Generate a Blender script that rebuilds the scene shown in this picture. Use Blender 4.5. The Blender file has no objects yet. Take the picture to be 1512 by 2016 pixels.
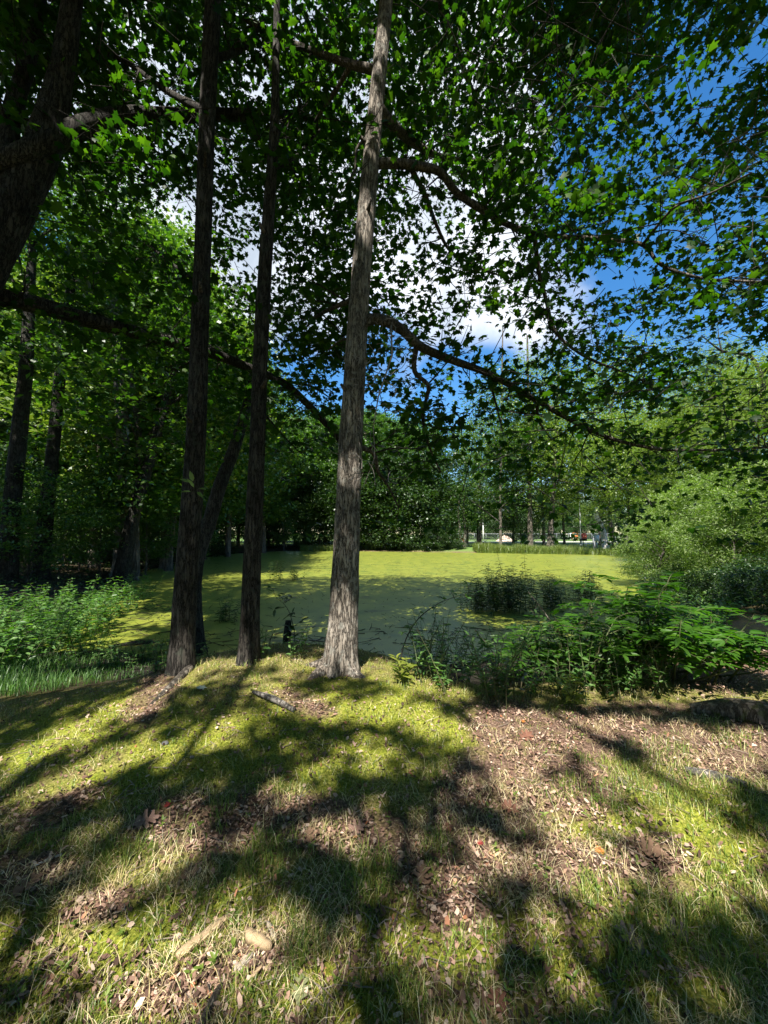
import bpy, math, random
import numpy as np
from mathutils import Vector

# ------------------------------------------------------------------ camera, world, sun, exposure
S = bpy.context.scene
COL = S.collection
rad = math.radians
EYE = 1.6                       # camera height over the ground it stands on
PITCH = rad(3.33)
cam = bpy.data.cameras.new("camera")
cam.sensor_fit = 'HORIZONTAL'; cam.sensor_width = 36.0; cam.lens = 18.0     # 0.5x phone lens: 90 degrees across
cam.clip_start = 0.05; cam.clip_end = 3000
camo = bpy.data.objects.new("camera", cam); COL.objects.link(camo)
camo.location = (0, 0, EYE); camo.rotation_euler = (math.pi/2 + PITCH, 0, 0)
S.camera = camo

SUN_EL, SUN_AZ = rad(56), rad(14)          # sun behind the camera, a little to the left
SUN = np.array([-math.sin(SUN_AZ)*math.cos(SUN_EL), -math.cos(SUN_AZ)*math.cos(SUN_EL), math.sin(SUN_EL)])
sl = bpy.data.lights.new("sun", 'SUN'); sl.energy = 5.0; sl.angle = rad(0.5); sl.color = (1.0, 0.95, 0.86)
so = bpy.data.objects.new("sun", sl); COL.objects.link(so)
so.rotation_euler = Vector(SUN).to_track_quat('Z', 'Y').to_euler()

S.view_settings.view_transform = 'Standard'; S.view_settings.look = 'None'
S.view_settings.exposure = 1.5; S.view_settings.gamma = 1.0
S.cycles.max_bounces = 6; S.cycles.diffuse_bounces = 2; S.cycles.glossy_bounces = 2
S.cycles.transmission_bounces = 4; S.cycles.transparent_max_bounces = 4
S.cycles.caustics_reflective = False; S.cycles.caustics_refractive = False
S.cycles.use_denoising = True

def pix_dir(px, py):
    u = (np.asarray(px, float) - 756)/756; v = (1008 - np.asarray(py, float))/756
    c, s = math.cos(PITCH), math.sin(PITCH)
    return np.stack([u, c - v*s, s + v*c], -1)
def at(px, py, Y):
    d = pix_dir(px, py)
    return np.array([0, 0, EYE]) + d*(np.asarray(Y, float)/d[..., 1])[..., None]
def proj(P):
    P = np.asarray(P, float) - np.array([0, 0, EYE])
    c, s = math.cos(PITCH), math.sin(PITCH)
    f = P[..., 1]*c + P[..., 2]*s; up = -P[..., 1]*s + P[..., 2]*c
    ok = f > 0.05; f = np.where(ok, f, 1)
    return np.where(ok, 756 + 756*P[..., 0]/f, -9999), np.where(ok, 1008 - 756*up/f, -9999), ok

world = bpy.data.worlds.new("World"); S.world = world; world.use_nodes = True
nt = world.node_tree; N = nt.nodes; L = nt.links
bg = N['Background']; bg.inputs['Strength'].default_value = 0.05
sky = N.new('ShaderNodeTexSky'); sky.sky_type = 'NISHITA'; sky.sun_disc = False
sky.sun_elevation = SUN_EL; sky.sun_rotation = math.pi + SUN_AZ
sky.air_density = 1.0; sky.dust_density = 0.3; sky.ozone_density = 1.6
tc = N.new('ShaderNodeTexCoord')
hs = N.new('ShaderNodeHueSaturation'); hs.inputs['Saturation'].default_value = 1.35; hs.inputs['Value'].default_value = 1.75; L.new(sky.outputs[0], hs.inputs['Color'])
nz = N.new('ShaderNodeTexNoise'); nz.inputs['Scale'].default_value = 3.2; nz.inputs['Detail'].default_value = 7; nz.inputs['Roughness'].default_value = 0.55
L.new(tc.outputs['Generated'], nz.inputs['Vector'])
acc = nz.outputs['Fac']
def wmath(op, a, b, clamp=False):
    m = N.new('ShaderNodeMath'); m.operation = op; m.use_clamp = clamp
    for i, x in enumerate((a, b)):
        if isinstance(x, (int, float)): m.inputs[i].default_value = x
        else: L.new(x, m.inputs[i])
    return m.outputs[0]
# cloud banks: (direction of the bank's middle, cosine where it ends, weight)
for (px, py, ce, w) in ((1010, 500, .955, .30), (1200, 560, .985, .18), (520, 130, .86, .34), (330, 440, .955, .30), (900, 250, .94, .16), (980, 650, .992, .10),
                        (1400, 300, .93, -.26), (930, 770, .988, -.22), (40, 560, .95, -.25), (1480, 60, .93, -.2)):
    d = pix_dir(px, py); d = d/np.linalg.norm(d)
    vm = N.new('ShaderNodeVectorMath'); vm.operation = 'DOT_PRODUCT'; vm.inputs[1].default_value = tuple(d)
    L.new(tc.outputs['Generated'], vm.inputs[0])
    mr = N.new('ShaderNodeMapRange'); mr.interpolation_type = 'SMOOTHSTEP'
    mr.inputs['From Min'].default_value = ce; mr.inputs['From Max'].default_value = 1 - (1-ce)*.25
    mr.inputs['To Max'].default_value = w; L.new(vm.outputs['Value'], mr.inputs['Value'])
    acc = wmath('ADD', acc, mr.outputs[0])
cm = N.new('ShaderNodeMapRange'); cm.interpolation_type = 'SMOOTHSTEP'
cm.inputs['From Min'].default_value = .54; cm.inputs['From Max'].default_value = .86; L.new(acc, cm.inputs['Value'])
mx = N.new('ShaderNodeMix'); mx.data_type = 'RGBA'; mx.clamp_factor = True
L.new(cm.outputs[0], mx.inputs['Factor']); L.new(hs.outputs[0], mx.inputs['A']); mx.inputs['B'].default_value = (9.5, 10.0, 10.8, 1)
cn = N.new('ShaderNodeTexNoise'); cn.inputs['Scale'].default_value = 5.5; cn.inputs['Detail'].default_value = 6; L.new(tc.outputs['Generated'], cn.inputs['Vector'])
cmx = N.new('ShaderNodeMix'); cmx.data_type = 'RGBA'; L.new(wmath('MULTIPLY', wmath('SUBTRACT', cn.outputs['Fac'], .38), 4.0, True), cmx.inputs['Factor'])
cmx.inputs['A'].default_value = (4.6, 5.3, 6.3, 1); cmx.inputs['B'].default_value = (9.0, 9.4, 10.0, 1); L.new(cmx.outputs['Result'], mx.inputs['B'])
L.new(mx.outputs['Result'], bg.inputs['Color'])

# ------------------------------------------------------------------ helpers
random.seed(5)
rng = np.random.default_rng(11)
def U(a, b, n=None): return rng.uniform(a, b, n)
def nrm(v): return v/np.maximum(np.linalg.norm(v, axis=-1, keepdims=True), 1e-9)

def _hash(ix, iy, iz):
    h = (ix*374761393 + iy*668265263 + iz*2147483647*0 + iz*1274126177) & 0xFFFFFFFF
    h = ((h ^ (h >> 13))*1274126177) & 0xFFFFFFFF
    return ((h ^ (h >> 16)) & 0xFFFF)/65535.0
def vnoise(x, y, z=0.0):
    x, y, z = np.broadcast_arrays(np.asarray(x, float), np.asarray(y, float), np.asarray(z, float))
    ix, iy, iz = (np.floor(a).astype(np.int64) for a in (x, y, z))
    fx, fy, fz = x-ix, y-iy, z-iz
    fx, fy, fz = (f*f*(3-2*f) for f in (fx, fy, fz))
    r = 0
    for dx in (0, 1):
        for dy in (0, 1):
            for dz in (0, 1):
                r = r + _hash(ix+dx, iy+dy, iz+dz)*(fx if dx else 1-fx)*(fy if dy else 1-fy)*(fz if dz else 1-fz)
    return r
def fbm(x, y, z=0.0, o=3):
    r, a = 0, .5
    for i in range(o): r = r + a*vnoise(np.asarray(x)*2**i + 17*i, np.asarray(y)*2**i - 9*i, np.asarray(z)*2**i); a *= .5
    return r/(1-.5**o)
def sstep(a, b, x): t = np.clip((np.asarray(x, float)-a)/(b-a), 0, 1); return t*t*(3-2*t)

class MB:
    """collects vertices and faces; build() links them as one mesh object"""
    def __init__(s): s.V = []; s.F = {}; s.A = []; s.n = 0; s.slot = 0; s.S = {}
    def add(s, V, F, a=0.5):
        V = np.asarray(V, float).reshape(-1, 3)
        Fs = F if isinstance(F, (list, tuple)) else [F]
        for f in Fs:
            f = np.asarray(f, np.int64)
            s.F.setdefault(f.shape[1], []).append(f + s.n); s.S.setdefault(f.shape[1], []).append(np.full(len(f), s.slot))
        s.V.append(V); s.A.append(np.broadcast_to(np.asarray(a, float), (len(V),))); s.n += len(V)
    def box(s, c, size, rz=0.0, a=.5):
        x, y, z = (np.asarray(size)/2)
        V = np.array([[sx*x, sy*y, sz*z] for sx in (-1, 1) for sy in (-1, 1) for sz in (-1, 1)])
        cr, sr = math.cos(rz), math.sin(rz)
        V = np.stack([V[:, 0]*cr - V[:, 1]*sr, V[:, 0]*sr + V[:, 1]*cr, V[:, 2]], 1) + np.asarray(c)
        s.add(V, np.array([[0,1,3,2],[4,6,7,5],[0,4,5,1],[2,3,7,6],[0,2,6,4],[1,5,7,3]]), a)
    def tube(s, path, radii, sides=8, cap=True, a=.5, bump=None, seed=0.0):
        P = np.asarray(path, float); n = len(P); r = np.broadcast_to(np.asarray(radii, float), (n,))
        T = nrm(np.gradient(P, axis=0)); ref = np.array([1., 0, 0]) if abs(T[0, 0]) < .8 else np.array([0, 1., 0])
        X = nrm(np.cross(T, ref)); Yv = nrm(np.cross(T, X))
        th = np.arange(sides)*2*math.pi/sides
        rr = np.repeat(r[:, None], sides, 1)
        if bump is not None: rr = bump(rr, th[None, :], P[:, 2][:, None] + seed)
        V = P[:, None, :] + rr[..., None]*(np.cos(th)[None, :, None]*X[:, None, :] + np.sin(th)[None, :, None]*Yv[:, None, :])
        i = np.arange(n-1)[:, None]*sides; j = np.arange(sides)[None, :]; k = (np.arange(sides)+1) % sides
        F = np.stack([i+j, i+k[None, :], i+sides+k[None, :], i+sides+j], -1).reshape(-1, 4)
        V = V.reshape(-1, 3); Fs = [F]
        if cap:
            V = np.vstack([V, P[0], P[-1]]); c0, c1 = n*sides, n*sides+1
            Fs.append(np.stack([np.full(sides, c0), k, np.arange(sides)], 1))
            Fs.append(np.stack([np.full(sides, c1), (n-1)*sides+np.arange(sides), (n-1)*sides+k], 1))
        s.add(V, Fs, a)
    def leaves(s, tmpl, pos, ydir, normal, size, a=None):
        TV, TF = tmpl; n = len(pos)
        if n == 0: return
        Yd = nrm(ydir); Xd = nrm(np.cross(Yd, normal)); Zd = np.cross(Xd, Yd)
        M = np.stack([Xd, Yd, Zd], 1)*np.asarray(size, float).reshape(-1, 1, 1)
        V = (np.einsum('ki,nij->nkj', TV, M) + pos[:, None, :]).reshape(-1, 3)
        k = len(TV); off = (np.arange(n)*k)[:, None, None]
        if a is None: a = rng.random(n)
        s.add(V, [(f[None] + off).reshape(-1, f.shape[1]) for f in TF], np.repeat(a, k))
    def mesh(s, name, m, smooth=True):
        me = bpy.data.meshes.new(name)
        V = np.vstack(s.V).astype(np.float32)
        me.vertices.add(len(V)); me.vertices.foreach_set('co', V.ravel())
        Fa = {k: np.vstack(v) for k, v in s.F.items()}
        tot = sum(len(f) for f in Fa.values()); nl = sum(f.size for f in Fa.values())
        me.loops.add(nl); me.polygons.add(tot)
        li = np.concatenate([f.ravel() for f in Fa.values()]).astype(np.int32)
        ls = np.cumsum(np.concatenate([[0]] + [np.full(len(f), k) for k, f in Fa.items()]))[:-1].astype(np.int32)
        me.loops.foreach_set('vertex_index', li); me.polygons.foreach_set('loop_start', ls)
        me.update(calc_edges=True)
        at_ = me.attributes.new('rnd', 'FLOAT', 'POINT'); at_.data.foreach_set('value', np.concatenate(s.A).astype(np.float32))
        if smooth: me.polygons.foreach_set('use_smooth', np.ones(tot, bool))
        for mm_ in (m if isinstance(m, (list, tuple)) else [m]): me.materials.append(mm_)
        if isinstance(m, (list, tuple)): me.polygons.foreach_set('material_index', np.concatenate([np.concatenate(s.S[k]) for k in Fa]).astype(np.int32))
        me.validate()
        return me
    def build(s, name, m, parent=None, smooth=True):
        o = bpy.data.objects.new(name, s.mesh(name, m, smooth)); COL.objects.link(o)
        if parent is not None: o.parent = parent; o.location = -np.array(parent.location)
        return o

def tag(o, label=None, cat=None, group=None, kind=None):
    if label: o['label'] = label
    if cat: o['category'] = cat
    if group: o['group'] = group
    if kind: o['kind'] = kind
    return o
def empty(name, loc, label, cat, group=None):
    o = bpy.data.objects.new(name, None); COL.objects.link(o); o.location = loc; o.empty_display_size = .2
    return tag(o, label, cat, group)

# leaf templates: tip along +Y, face along +Z, length 1
_h = [(0, 1.0), (.13, .63), (.30, .70), (.50, .74), (.36, .44), (.53, .26), (.20, .12)]
_o = _h + [(0, 0)] + [(-x, y) for x, y in _h[:0:-1]]
MAPLE = (np.array([[0, .36, .03]] + [[x, y, -.16*x*x*2 - .18*(y-.3)**2] for x, y in _o]),
         [np.array([[0, i+1, (i+1) % len(_o) + 1] for i in range(len(_o))])[:, ::-1]])
OVAL = (np.array([[0,0,0],[.19,.28,.05],[.17,.62,.04],[0,1,-.08],[-.17,.62,.04],[-.19,.28,.05]]), [np.array([[0,1,2,3],[0,3,4,5]])])
LANCE = (np.array([[0,0,0],[.10,.25,.03],[.11,.55,.0],[0,1,-.15],[-.11,.55,.0],[-.10,.25,.03]]), [np.array([[0,1,2,3],[0,3,4,5]])])
DIAM = (np.array([[0,0,0],[.34,.45,.06],[0,1,0],[-.34,.45,.06]]), [np.array([[0,1,2,3]])])
SLIVER = (np.array([[-.14,0,.03],[.16,.05,0],[.2,.55,.12],[.03,1,.04],[-.18,.7,.1]]), [np.array([[0,1,2,3,4]])])
SHARD = (np.array([[-.3,0,.05],[.32,.08,0],[.36,.6,.1],[.05,1,.02],[-.34,.7,.12]]), [np.array([[0,1,2,3,4]])])
_q = [(0,1),(.10,.93),(.09,.84),(.30,.86),(.32,.78),(.13,.68),(.12,.60),(.40,.63),(.43,.53),(.15,.44),(.13,.37),(.30,.36),(.31,.28),(.09,.20),(.04,.08)]
_q = _q + [(0,0)] + [(-x*.93, y-.02) for x, y in _q[:0:-1]]
def oak_template(curl, seed):
    r = np.random.default_rng(seed)
    V = [[0, .5, 0]] + [[x, y, curl*(abs(x)**1.3)*1.1 + curl*.5*(y-.5)**2 + r.uniform(-.03, .03)] for x, y in _q]
    return (np.array(V), [np.array([[0, i+1, (i+1) % len(_q)+1] for i in range(len(_q))])[:, ::-1]])

def rand_leaf_dirs(n, tilt):
    Nn = nrm(np.array([0, 0, 1.0]) + rng.normal(0, tilt, (n, 3)))
    Yd = rng.normal(0, 1, (n, 3)); Yd -= (Yd*Nn).sum(1, keepdims=True)*Nn
    return nrm(Yd), Nn

# ------------------------------------------------------------------ materials
def new_mat(name):
    m = bpy.data.materials.new(name); m.use_nodes = True
    return m, m.node_tree.nodes, m.node_tree.links, m.node_tree.nodes['Principled BSDF']
def ramp(Nn, stops, interp='LINEAR'):
    r = Nn.new('ShaderNodeValToRGB'); r.color_ramp.interpolation = interp
    e = r.color_ramp.elements
    while len(e) < len(stops): e.new(.5)
    for i, (p, c) in enumerate(stops): e[i].position = p; e[i].color = (*c, 1)
    return r
def leaf_mat(name, stops, trans=.45, tint=(1.5, 1.9, .35), rough=.42, spec=.5):
    """thin leaf: its colour from 'rnd', partly translucent"""
    m, Nn, Ll, p = new_mat(name)
    a = Nn.new('ShaderNodeAttribute'); a.attribute_name = 'rnd'
    r = ramp(Nn, stops); Ll.new(a.outputs['Fac'], r.inputs[0])
    Ll.new(r.outputs[0], p.inputs['Base Color']); p.inputs['Roughness'].default_value = rough
    p.inputs['Specular IOR Level'].default_value = spec
    mu = Nn.new('ShaderNodeMix'); mu.data_type = 'RGBA'; mu.blend_type = 'MULTIPLY'; mu.inputs['Factor'].default_value = 1
    Ll.new(r.outputs[0], mu.inputs['A']); mu.inputs['B'].default_value = (*tint, 1)
    t = Nn.new('ShaderNodeBsdfTranslucent'); Ll.new(mu.outputs['Result'], t.inputs['Color'])
    ms = Nn.new('ShaderNodeMixShader'); ms.inputs[0].default_value = trans
    Ll.new(p.outputs[0], ms.inputs[1]); Ll.new(t.outputs[0], ms.inputs[2])
    Ll.new(ms.outputs[0], Nn['Material Output'].inputs['Surface'])
    return m
def bark_mat(name, dark, mid, pale, scale=1.0, lichen=None, strength=.9):
    m, Nn, Ll, p = new_mat(name)
    tcn = Nn.new('ShaderNodeTexCoord')
    mp = Nn.new('ShaderNodeMapping'); mp.inputs['Scale'].default_value = (scale, scale, scale*.16); Ll.new(tcn.outputs['Object'], mp.inputs[0])
    nL = Nn.new('ShaderNodeTexNoise'); nL.inputs['Scale'].default_value = 2.6; nL.inputs['Detail'].default_value = 5; Ll.new(tcn.outputs['Object'], nL.inputs['Vector'])
    n1 = Nn.new('ShaderNodeTexNoise'); n1.inputs['Scale'].default_value = 30; n1.inputs['Detail'].default_value = 8; n1.inputs['Roughness'].default_value = .7
    n1.inputs['Distortion'].default_value = .6; Ll.new(mp.outputs[0], n1.inputs['Vector'])
    v = Nn.new('ShaderNodeTexVoronoi'); v.feature = 'DISTANCE_TO_EDGE'; v.inputs['Scale'].default_value = 17
    wv = Nn.new('ShaderNodeMix'); wv.data_type = 'RGBA'; wv.inputs['Factor'].default_value = .16
    Ll.new(mp.outputs[0], wv.inputs['A']); Ll.new(n1.outputs['Color'], wv.inputs['B']); Ll.new(wv.outputs['Result'], v.inputs['Vector'])
    vr = Nn.new('ShaderNodeMapRange'); vr.inputs['From Max'].default_value = .16; Ll.new(v.outputs['Distance'], vr.inputs['Value'])
    mul = Nn.new('ShaderNodeMath'); mul.operation = 'MULTIPLY_ADD'; mul.inputs[1].default_value = .5
    Ll.new(vr.outputs[0], mul.inputs[0]); 
    h2 = Nn.new('ShaderNodeMath'); h2.operation = 'MULTIPLY'; h2.inputs[1].default_value = .7; Ll.new(n1.outputs['Fac'], h2.inputs[0]); Ll.new(h2.outputs[0], mul.inputs[2])
    r = ramp(Nn, [(.18, dark), (.5, mid), (.85, pale)]); Ll.new(mul.outputs[0], r.inputs[0])
    big = ramp(Nn, [(.35, (.62, .60, .58)), (.65, (1.18, 1.18, 1.18))]); Ll.new(nL.outputs['Fac'], big.inputs[0])
    mb_ = Nn.new('ShaderNodeMix'); mb_.data_type = 'RGBA'; mb_.blend_type = 'MULTIPLY'; mb_.inputs['Factor'].default_value = 1
    Ll.new(r.outputs[0], mb_.inputs['A']); Ll.new(big.outputs[0], mb_.inputs['B']); col = mb_.outputs['Result']
    if lichen:
        n3 = Nn.new('ShaderNodeTexNoise'); n3.inputs['Scale'].default_value = 7*scale; n3.inputs['Detail'].default_value = 6; Ll.new(tcn.outputs['Object'], n3.inputs['Vector'])
        mr = Nn.new('ShaderNodeMapRange'); mr.inputs['From Min'].default_value = .56; mr.inputs['From Max'].default_value = .66; mr.inputs['To Max'].default_value = .65; Ll.new(n3.outputs['Fac'], mr.inputs['Value'])
        mi = Nn.new('ShaderNodeMix'); mi.data_type = 'RGBA'; Ll.new(mr.outputs[0], mi.inputs['Factor']); Ll.new(col, mi.inputs['A']); mi.inputs['B'].default_value = (*lichen, 1)
        col = mi.outputs['Result']
    Ll.new(col, p.inputs['Base Color']); p.inputs['Roughness'].default_value = .9; p.inputs['Specular IOR Level'].default_value = .15
    b = Nn.new('ShaderNodeBump'); b.inputs['Strength'].default_value = strength; b.inputs['Distance'].default_value = .03/scale
    Ll.new(mul.outputs[0], b.inputs['Height']); Ll.new(b.outputs[0], p.inputs['Normal'])
    return m
def plain_mat(name, c, c2=None, rough=.6, metal=0.0, scale=8.0, spec=.3, bump=0.0):
    m, Nn, Ll, p = new_mat(name)
    p.inputs['Roughness'].default_value = rough; p.inputs['Metallic'].default_value = metal; p.inputs['Specular IOR Level'].default_value = spec
    tcn = Nn.new('ShaderNodeTexCoord'); n = Nn.new('ShaderNodeTexNoise'); n.inputs['Scale'].default_value = scale; n.inputs['Detail'].default_value = 6
    Ll.new(tcn.outputs['Object'], n.inputs['Vector'])
    r = ramp(Nn, [(.35, c), (.68, c2 or tuple(x*.7 for x in c))]); Ll.new(n.outputs['Fac'], r.inputs[0]); Ll.new(r.outputs[0], p.inputs['Base Color'])
    if bump:
        b = Nn.new('ShaderNodeBump'); b.inputs['Strength'].default_value = bump; b.inputs['Distance'].default_value = .01
        Ll.new(n.outputs['Fac'], b.inputs['Height']); Ll.new(b.outputs[0], p.inputs['Normal'])
    return m
def var_mat(name, stops, rough=.8, spec=.2, trans=0.0, interp='LINEAR'):
    m, Nn, Ll, p = new_mat(name)
    a = Nn.new('ShaderNodeAttribute'); a.attribute_name = 'rnd'
    r = ramp(Nn, stops, interp); Ll.new(a.outputs['Fac'], r.inputs[0]); Ll.new(r.outputs[0], p.inputs['Base Color'])
    p.inputs['Roughness'].default_value = rough; p.inputs['Specular IOR Level'].default_value = spec
    if trans:
        t = Nn.new('ShaderNodeBsdfTranslucent'); Ll.new(r.outputs[0], t.inputs['Color'])
        ms = Nn.new('ShaderNodeMixShader'); ms.inputs[0].default_value = trans
        Ll.new(p.outputs[0], ms.inputs[1]); Ll.new(t.outputs[0], ms.inputs[2]); Ll.new(ms.outputs[0], Nn['Material Output'].inputs['Surface'])
    return m

M = {}
M['maple'] = leaf_mat('maple leaf', [(0, (.010, .034, .006)), (.6, (.022, .062, .009)), (1, (.058, .115, .014))], trans=.5, rough=.5, spec=.25)
M['broad'] = leaf_mat('broad leaf', [(0, (.026, .066, .014)), (.6, (.056, .120, .024)), (1, (.110, .175, .038))], trans=.35)
M['dark'] = leaf_mat('dark leaf', [(0, (.014, .036, .010)), (.6, (.030, .066, .016)), (1, (.060, .105, .026))], trans=.3)
M['lime'] = leaf_mat('light leaf', [(0, (.085, .140, .020)), (.6, (.140, .215, .032)), (1, (.215, .270, .055))], trans=.4, tint=(1.3, 1.5, .5))
M['willow'] = leaf_mat('willow leaf', [(0, (.100, .165, .040)), (.6, (.155, .225, .058)), (1, (.22, .27, .10))], trans=.35)
M['weed'] = leaf_mat('weed leaf', [(0, (.050, .120, .028)), (.6, (.090, .190, .045)), (1, (.15, .24, .08))], trans=.35)
M['compound'] = leaf_mat('compound leaf', [(0, (.028, .085, .009)), (.6, (.050, .130, .012)), (1, (.085, .175, .018))], trans=.45)
M['yellowish'] = leaf_mat('yellow leaf', [(0, (.10, .14, .02)), (1, (.22, .24, .04))], trans=.4)
M['reed'] = leaf_mat('reed', [(0, (.07, .12, .02)), (.6, (.13, .19, .03)), (1, (.23, .25, .06))], trans=.3, tint=(1.2, 1.3, .5))
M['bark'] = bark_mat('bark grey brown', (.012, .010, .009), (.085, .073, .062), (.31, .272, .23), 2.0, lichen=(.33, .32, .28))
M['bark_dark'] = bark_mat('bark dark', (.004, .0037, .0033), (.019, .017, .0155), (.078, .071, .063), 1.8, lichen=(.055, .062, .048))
M['bark_far'] = bark_mat('bark far', (.02, .017, .014), (.085, .072, .058), (.17, .15, .125), .6)
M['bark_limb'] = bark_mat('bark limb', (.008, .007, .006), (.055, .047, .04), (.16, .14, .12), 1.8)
M['bark_shaded'] = bark_mat('bark shaded', (.004, .004, .003), (.014, .013, .011), (.05, .047, .04), 1.2, lichen=(.05, .06, .045))  # near-black colour stands in for shade on the left wood's trunks
M['bark_snag'] = bark_mat('bark snag', (.16, .15, .135), (.50, .47, .43), (.70, .68, .64), .5, strength=.4)
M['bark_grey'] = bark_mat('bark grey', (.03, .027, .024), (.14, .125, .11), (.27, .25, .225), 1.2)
M['bark_pale'] = bark_mat('bark pale', (.06, .055, .05), (.30, .28, .25), (.52, .50, .46), .5, strength=.5)
M['twig_dead'] = plain_mat('dead twig', (.30, .27, .24), (.13, .11, .10), .9, scale=20)
M['stem'] = plain_mat('green stem', (.07, .10, .03), (.06, .05, .025), .6)

# ------------------------------------------------------------------ the lie of the land
ZW = -0.60
POND = np.array([(-6.3, 8.3), (-4, 7.6), (-2, 7.0), (-.3, 6.9), (1, 7.3), (2.6, 7.6), (4.3, 8.3), (6.2, 9.8), (9, 13), (13.5, 20), (20, 30), (25, 37), (22.5, 41), (16, 43.5),
                 (5, 47.5), (-4, 49.5), (-13, 50.5), (-16.5, 44), (-17, 35), (-14.2, 25), (-11.2, 18), (-8.7, 13), (-7.3, 10)], float)
def pond_sd(x, y):
    """signed distance to the pond's edge, positive on land"""
    x, y = np.broadcast_arrays(np.asarray(x, float), np.asarray(y, float))
    d = np.full(x.shape, 1e9); ins = np.zeros(x.shape, bool)
    for i in range(len(POND)):
        a, b = POND[i], POND[(i+1) % len(POND)]
        ab = b-a; t = np.clip(((x-a[0])*ab[0]+(y-a[1])*ab[1])/(ab@ab), 0, 1)
        d = np.minimum(d, np.hypot(x-a[0]-t*ab[0], y-a[1]-t*ab[1]))
        c = ((a[1] > y) != (b[1] > y)) & (x < (b[0]-a[0])*(y-a[1])/(b[1]-a[1]+1e-12)+a[0]); ins ^= c
    return np.where(ins, -d, d)
EX = [-30, -8, -5, -4, -3, -2.3, -1.5, -.5, 0, .4, .8, 1.5, 2.2, 3, 4, 6, 9, 14, 40]
EY = [3.2, 3.4, 3.6, 3.85, 4.3, 4.95, 5.25, 5.2, 4.85, 4.35, 4.0, 3.9, 4.1, 4.6, 5.2, 6.5, 9.0, 14, 40]
def edge_y(x): return np.interp(x, EX, EY)
def H(x, y):
    x, y = np.broadcast_arrays(np.asarray(x, float), np.asarray(y, float))
    d = pond_sd(x, y) + (fbm(x*.8, y*.8)-.5)*np.clip(.05*np.abs(y), .3, 1.6)
    B = ZW - .02 + .50*sstep(0, 5, d) - .55*sstep(0, 2.2, -d) + .05*(fbm(x*.9+5, y*.9)-.5)*sstep(0, 1, d)
    far = np.clip((np.hypot(x, y)-60)/200, 0, 2); B = B + .5*far
    top = .20*np.exp(-((x+1.0)/1.35)**2-((y-4.5)/1.2)**2) - .09*np.clip(-x-1.9, 0, 2.6) - .10*sstep(.5, 1.6, x)*sstep(2.5, 4, y) - .10*(1-sstep(1.6, 3.4, y)) + .07*(fbm(x*.9, y*.9+3)-.5) + .03*(fbm(x*4, y*4)-.5)
    ye = edge_y(x) + .25*(fbm(x*1.7, 7.3)-.5)
    Pf = 1 - sstep(0, 1.7, y-ye)
    return B*(1-Pf) + top*Pf
def ground_px(px, py):
    """where the line of sight through a photo pixel meets the ground"""
    px = np.atleast_1d(np.asarray(px, float)); py = np.atleast_1d(np.asarray(py, float)); d = pix_dir(px, py)
    z = np.zeros(len(px))
    for _ in range(12):
        t = (z-EYE)/np.minimum(d[:, 2], -1e-3); t = np.clip(t, .1, 400); z = .5*z + .5*H(d[:, 0]*t, d[:, 1]*t)
    return np.stack([d[:, 0]*t, d[:, 1]*t, z], 1)
def gp(px, py): return ground_px(px, py)[0]

def blobs(px, py, L_):
    r = np.zeros(np.shape(px))
    for e in L_:
        cx, cy, a, b = e[:4]; an = rad(e[4]) if len(e) > 4 else 0
        dx, dy = px-cx, py-cy; c, s = math.cos(an), math.sin(an)
        q = ((dx*c+dy*s)/a)**2 + ((-dx*s+dy*c)/b)**2
        r = np.maximum(r, 1.25-q*.6 if False else np.clip(1.6-q, 0, 1))
    return r
LITTER = [(400, 1625, 130, 55), (720, 1650, 130, 45), (560, 1600, 120, 40), (1030, 1450, 110, 60, 20), (980, 1560, 110, 90), (1120, 1560, 110, 60), (1250, 1440, 200, 50), (1440, 1470, 130, 60),
          (880, 1680, 120, 80), (1050, 1700, 130, 50), (300, 1370, 35, 70, 40), (120, 1590, 90, 25, -25), (60, 1720, 90, 40), (1430, 1310, 110, 50), (600, 1385, 60, 20, 20), (1280, 1690, 80, 40),
          (350, 1950, 120, 40, -20), (520, 1880, 70, 40), (900, 1800, 60, 50), (190, 1790, 70, 30, -20)]
MOSS = [(520, 1960, 260, 70), (900, 1850, 180, 70), (1300, 1900, 260, 110), (1420, 1640, 120, 80), (1200, 1600, 120, 40), (150, 1440, 240, 60, -18), (420, 1470, 170, 70, -10), (700, 1420, 220, 80), (850, 1440, 90, 60, 30), (300, 1830, 280, 50, -12), (100, 1900, 180, 110), (700, 1500, 150, 60), (200, 1560, 140, 40, -20)]
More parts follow.
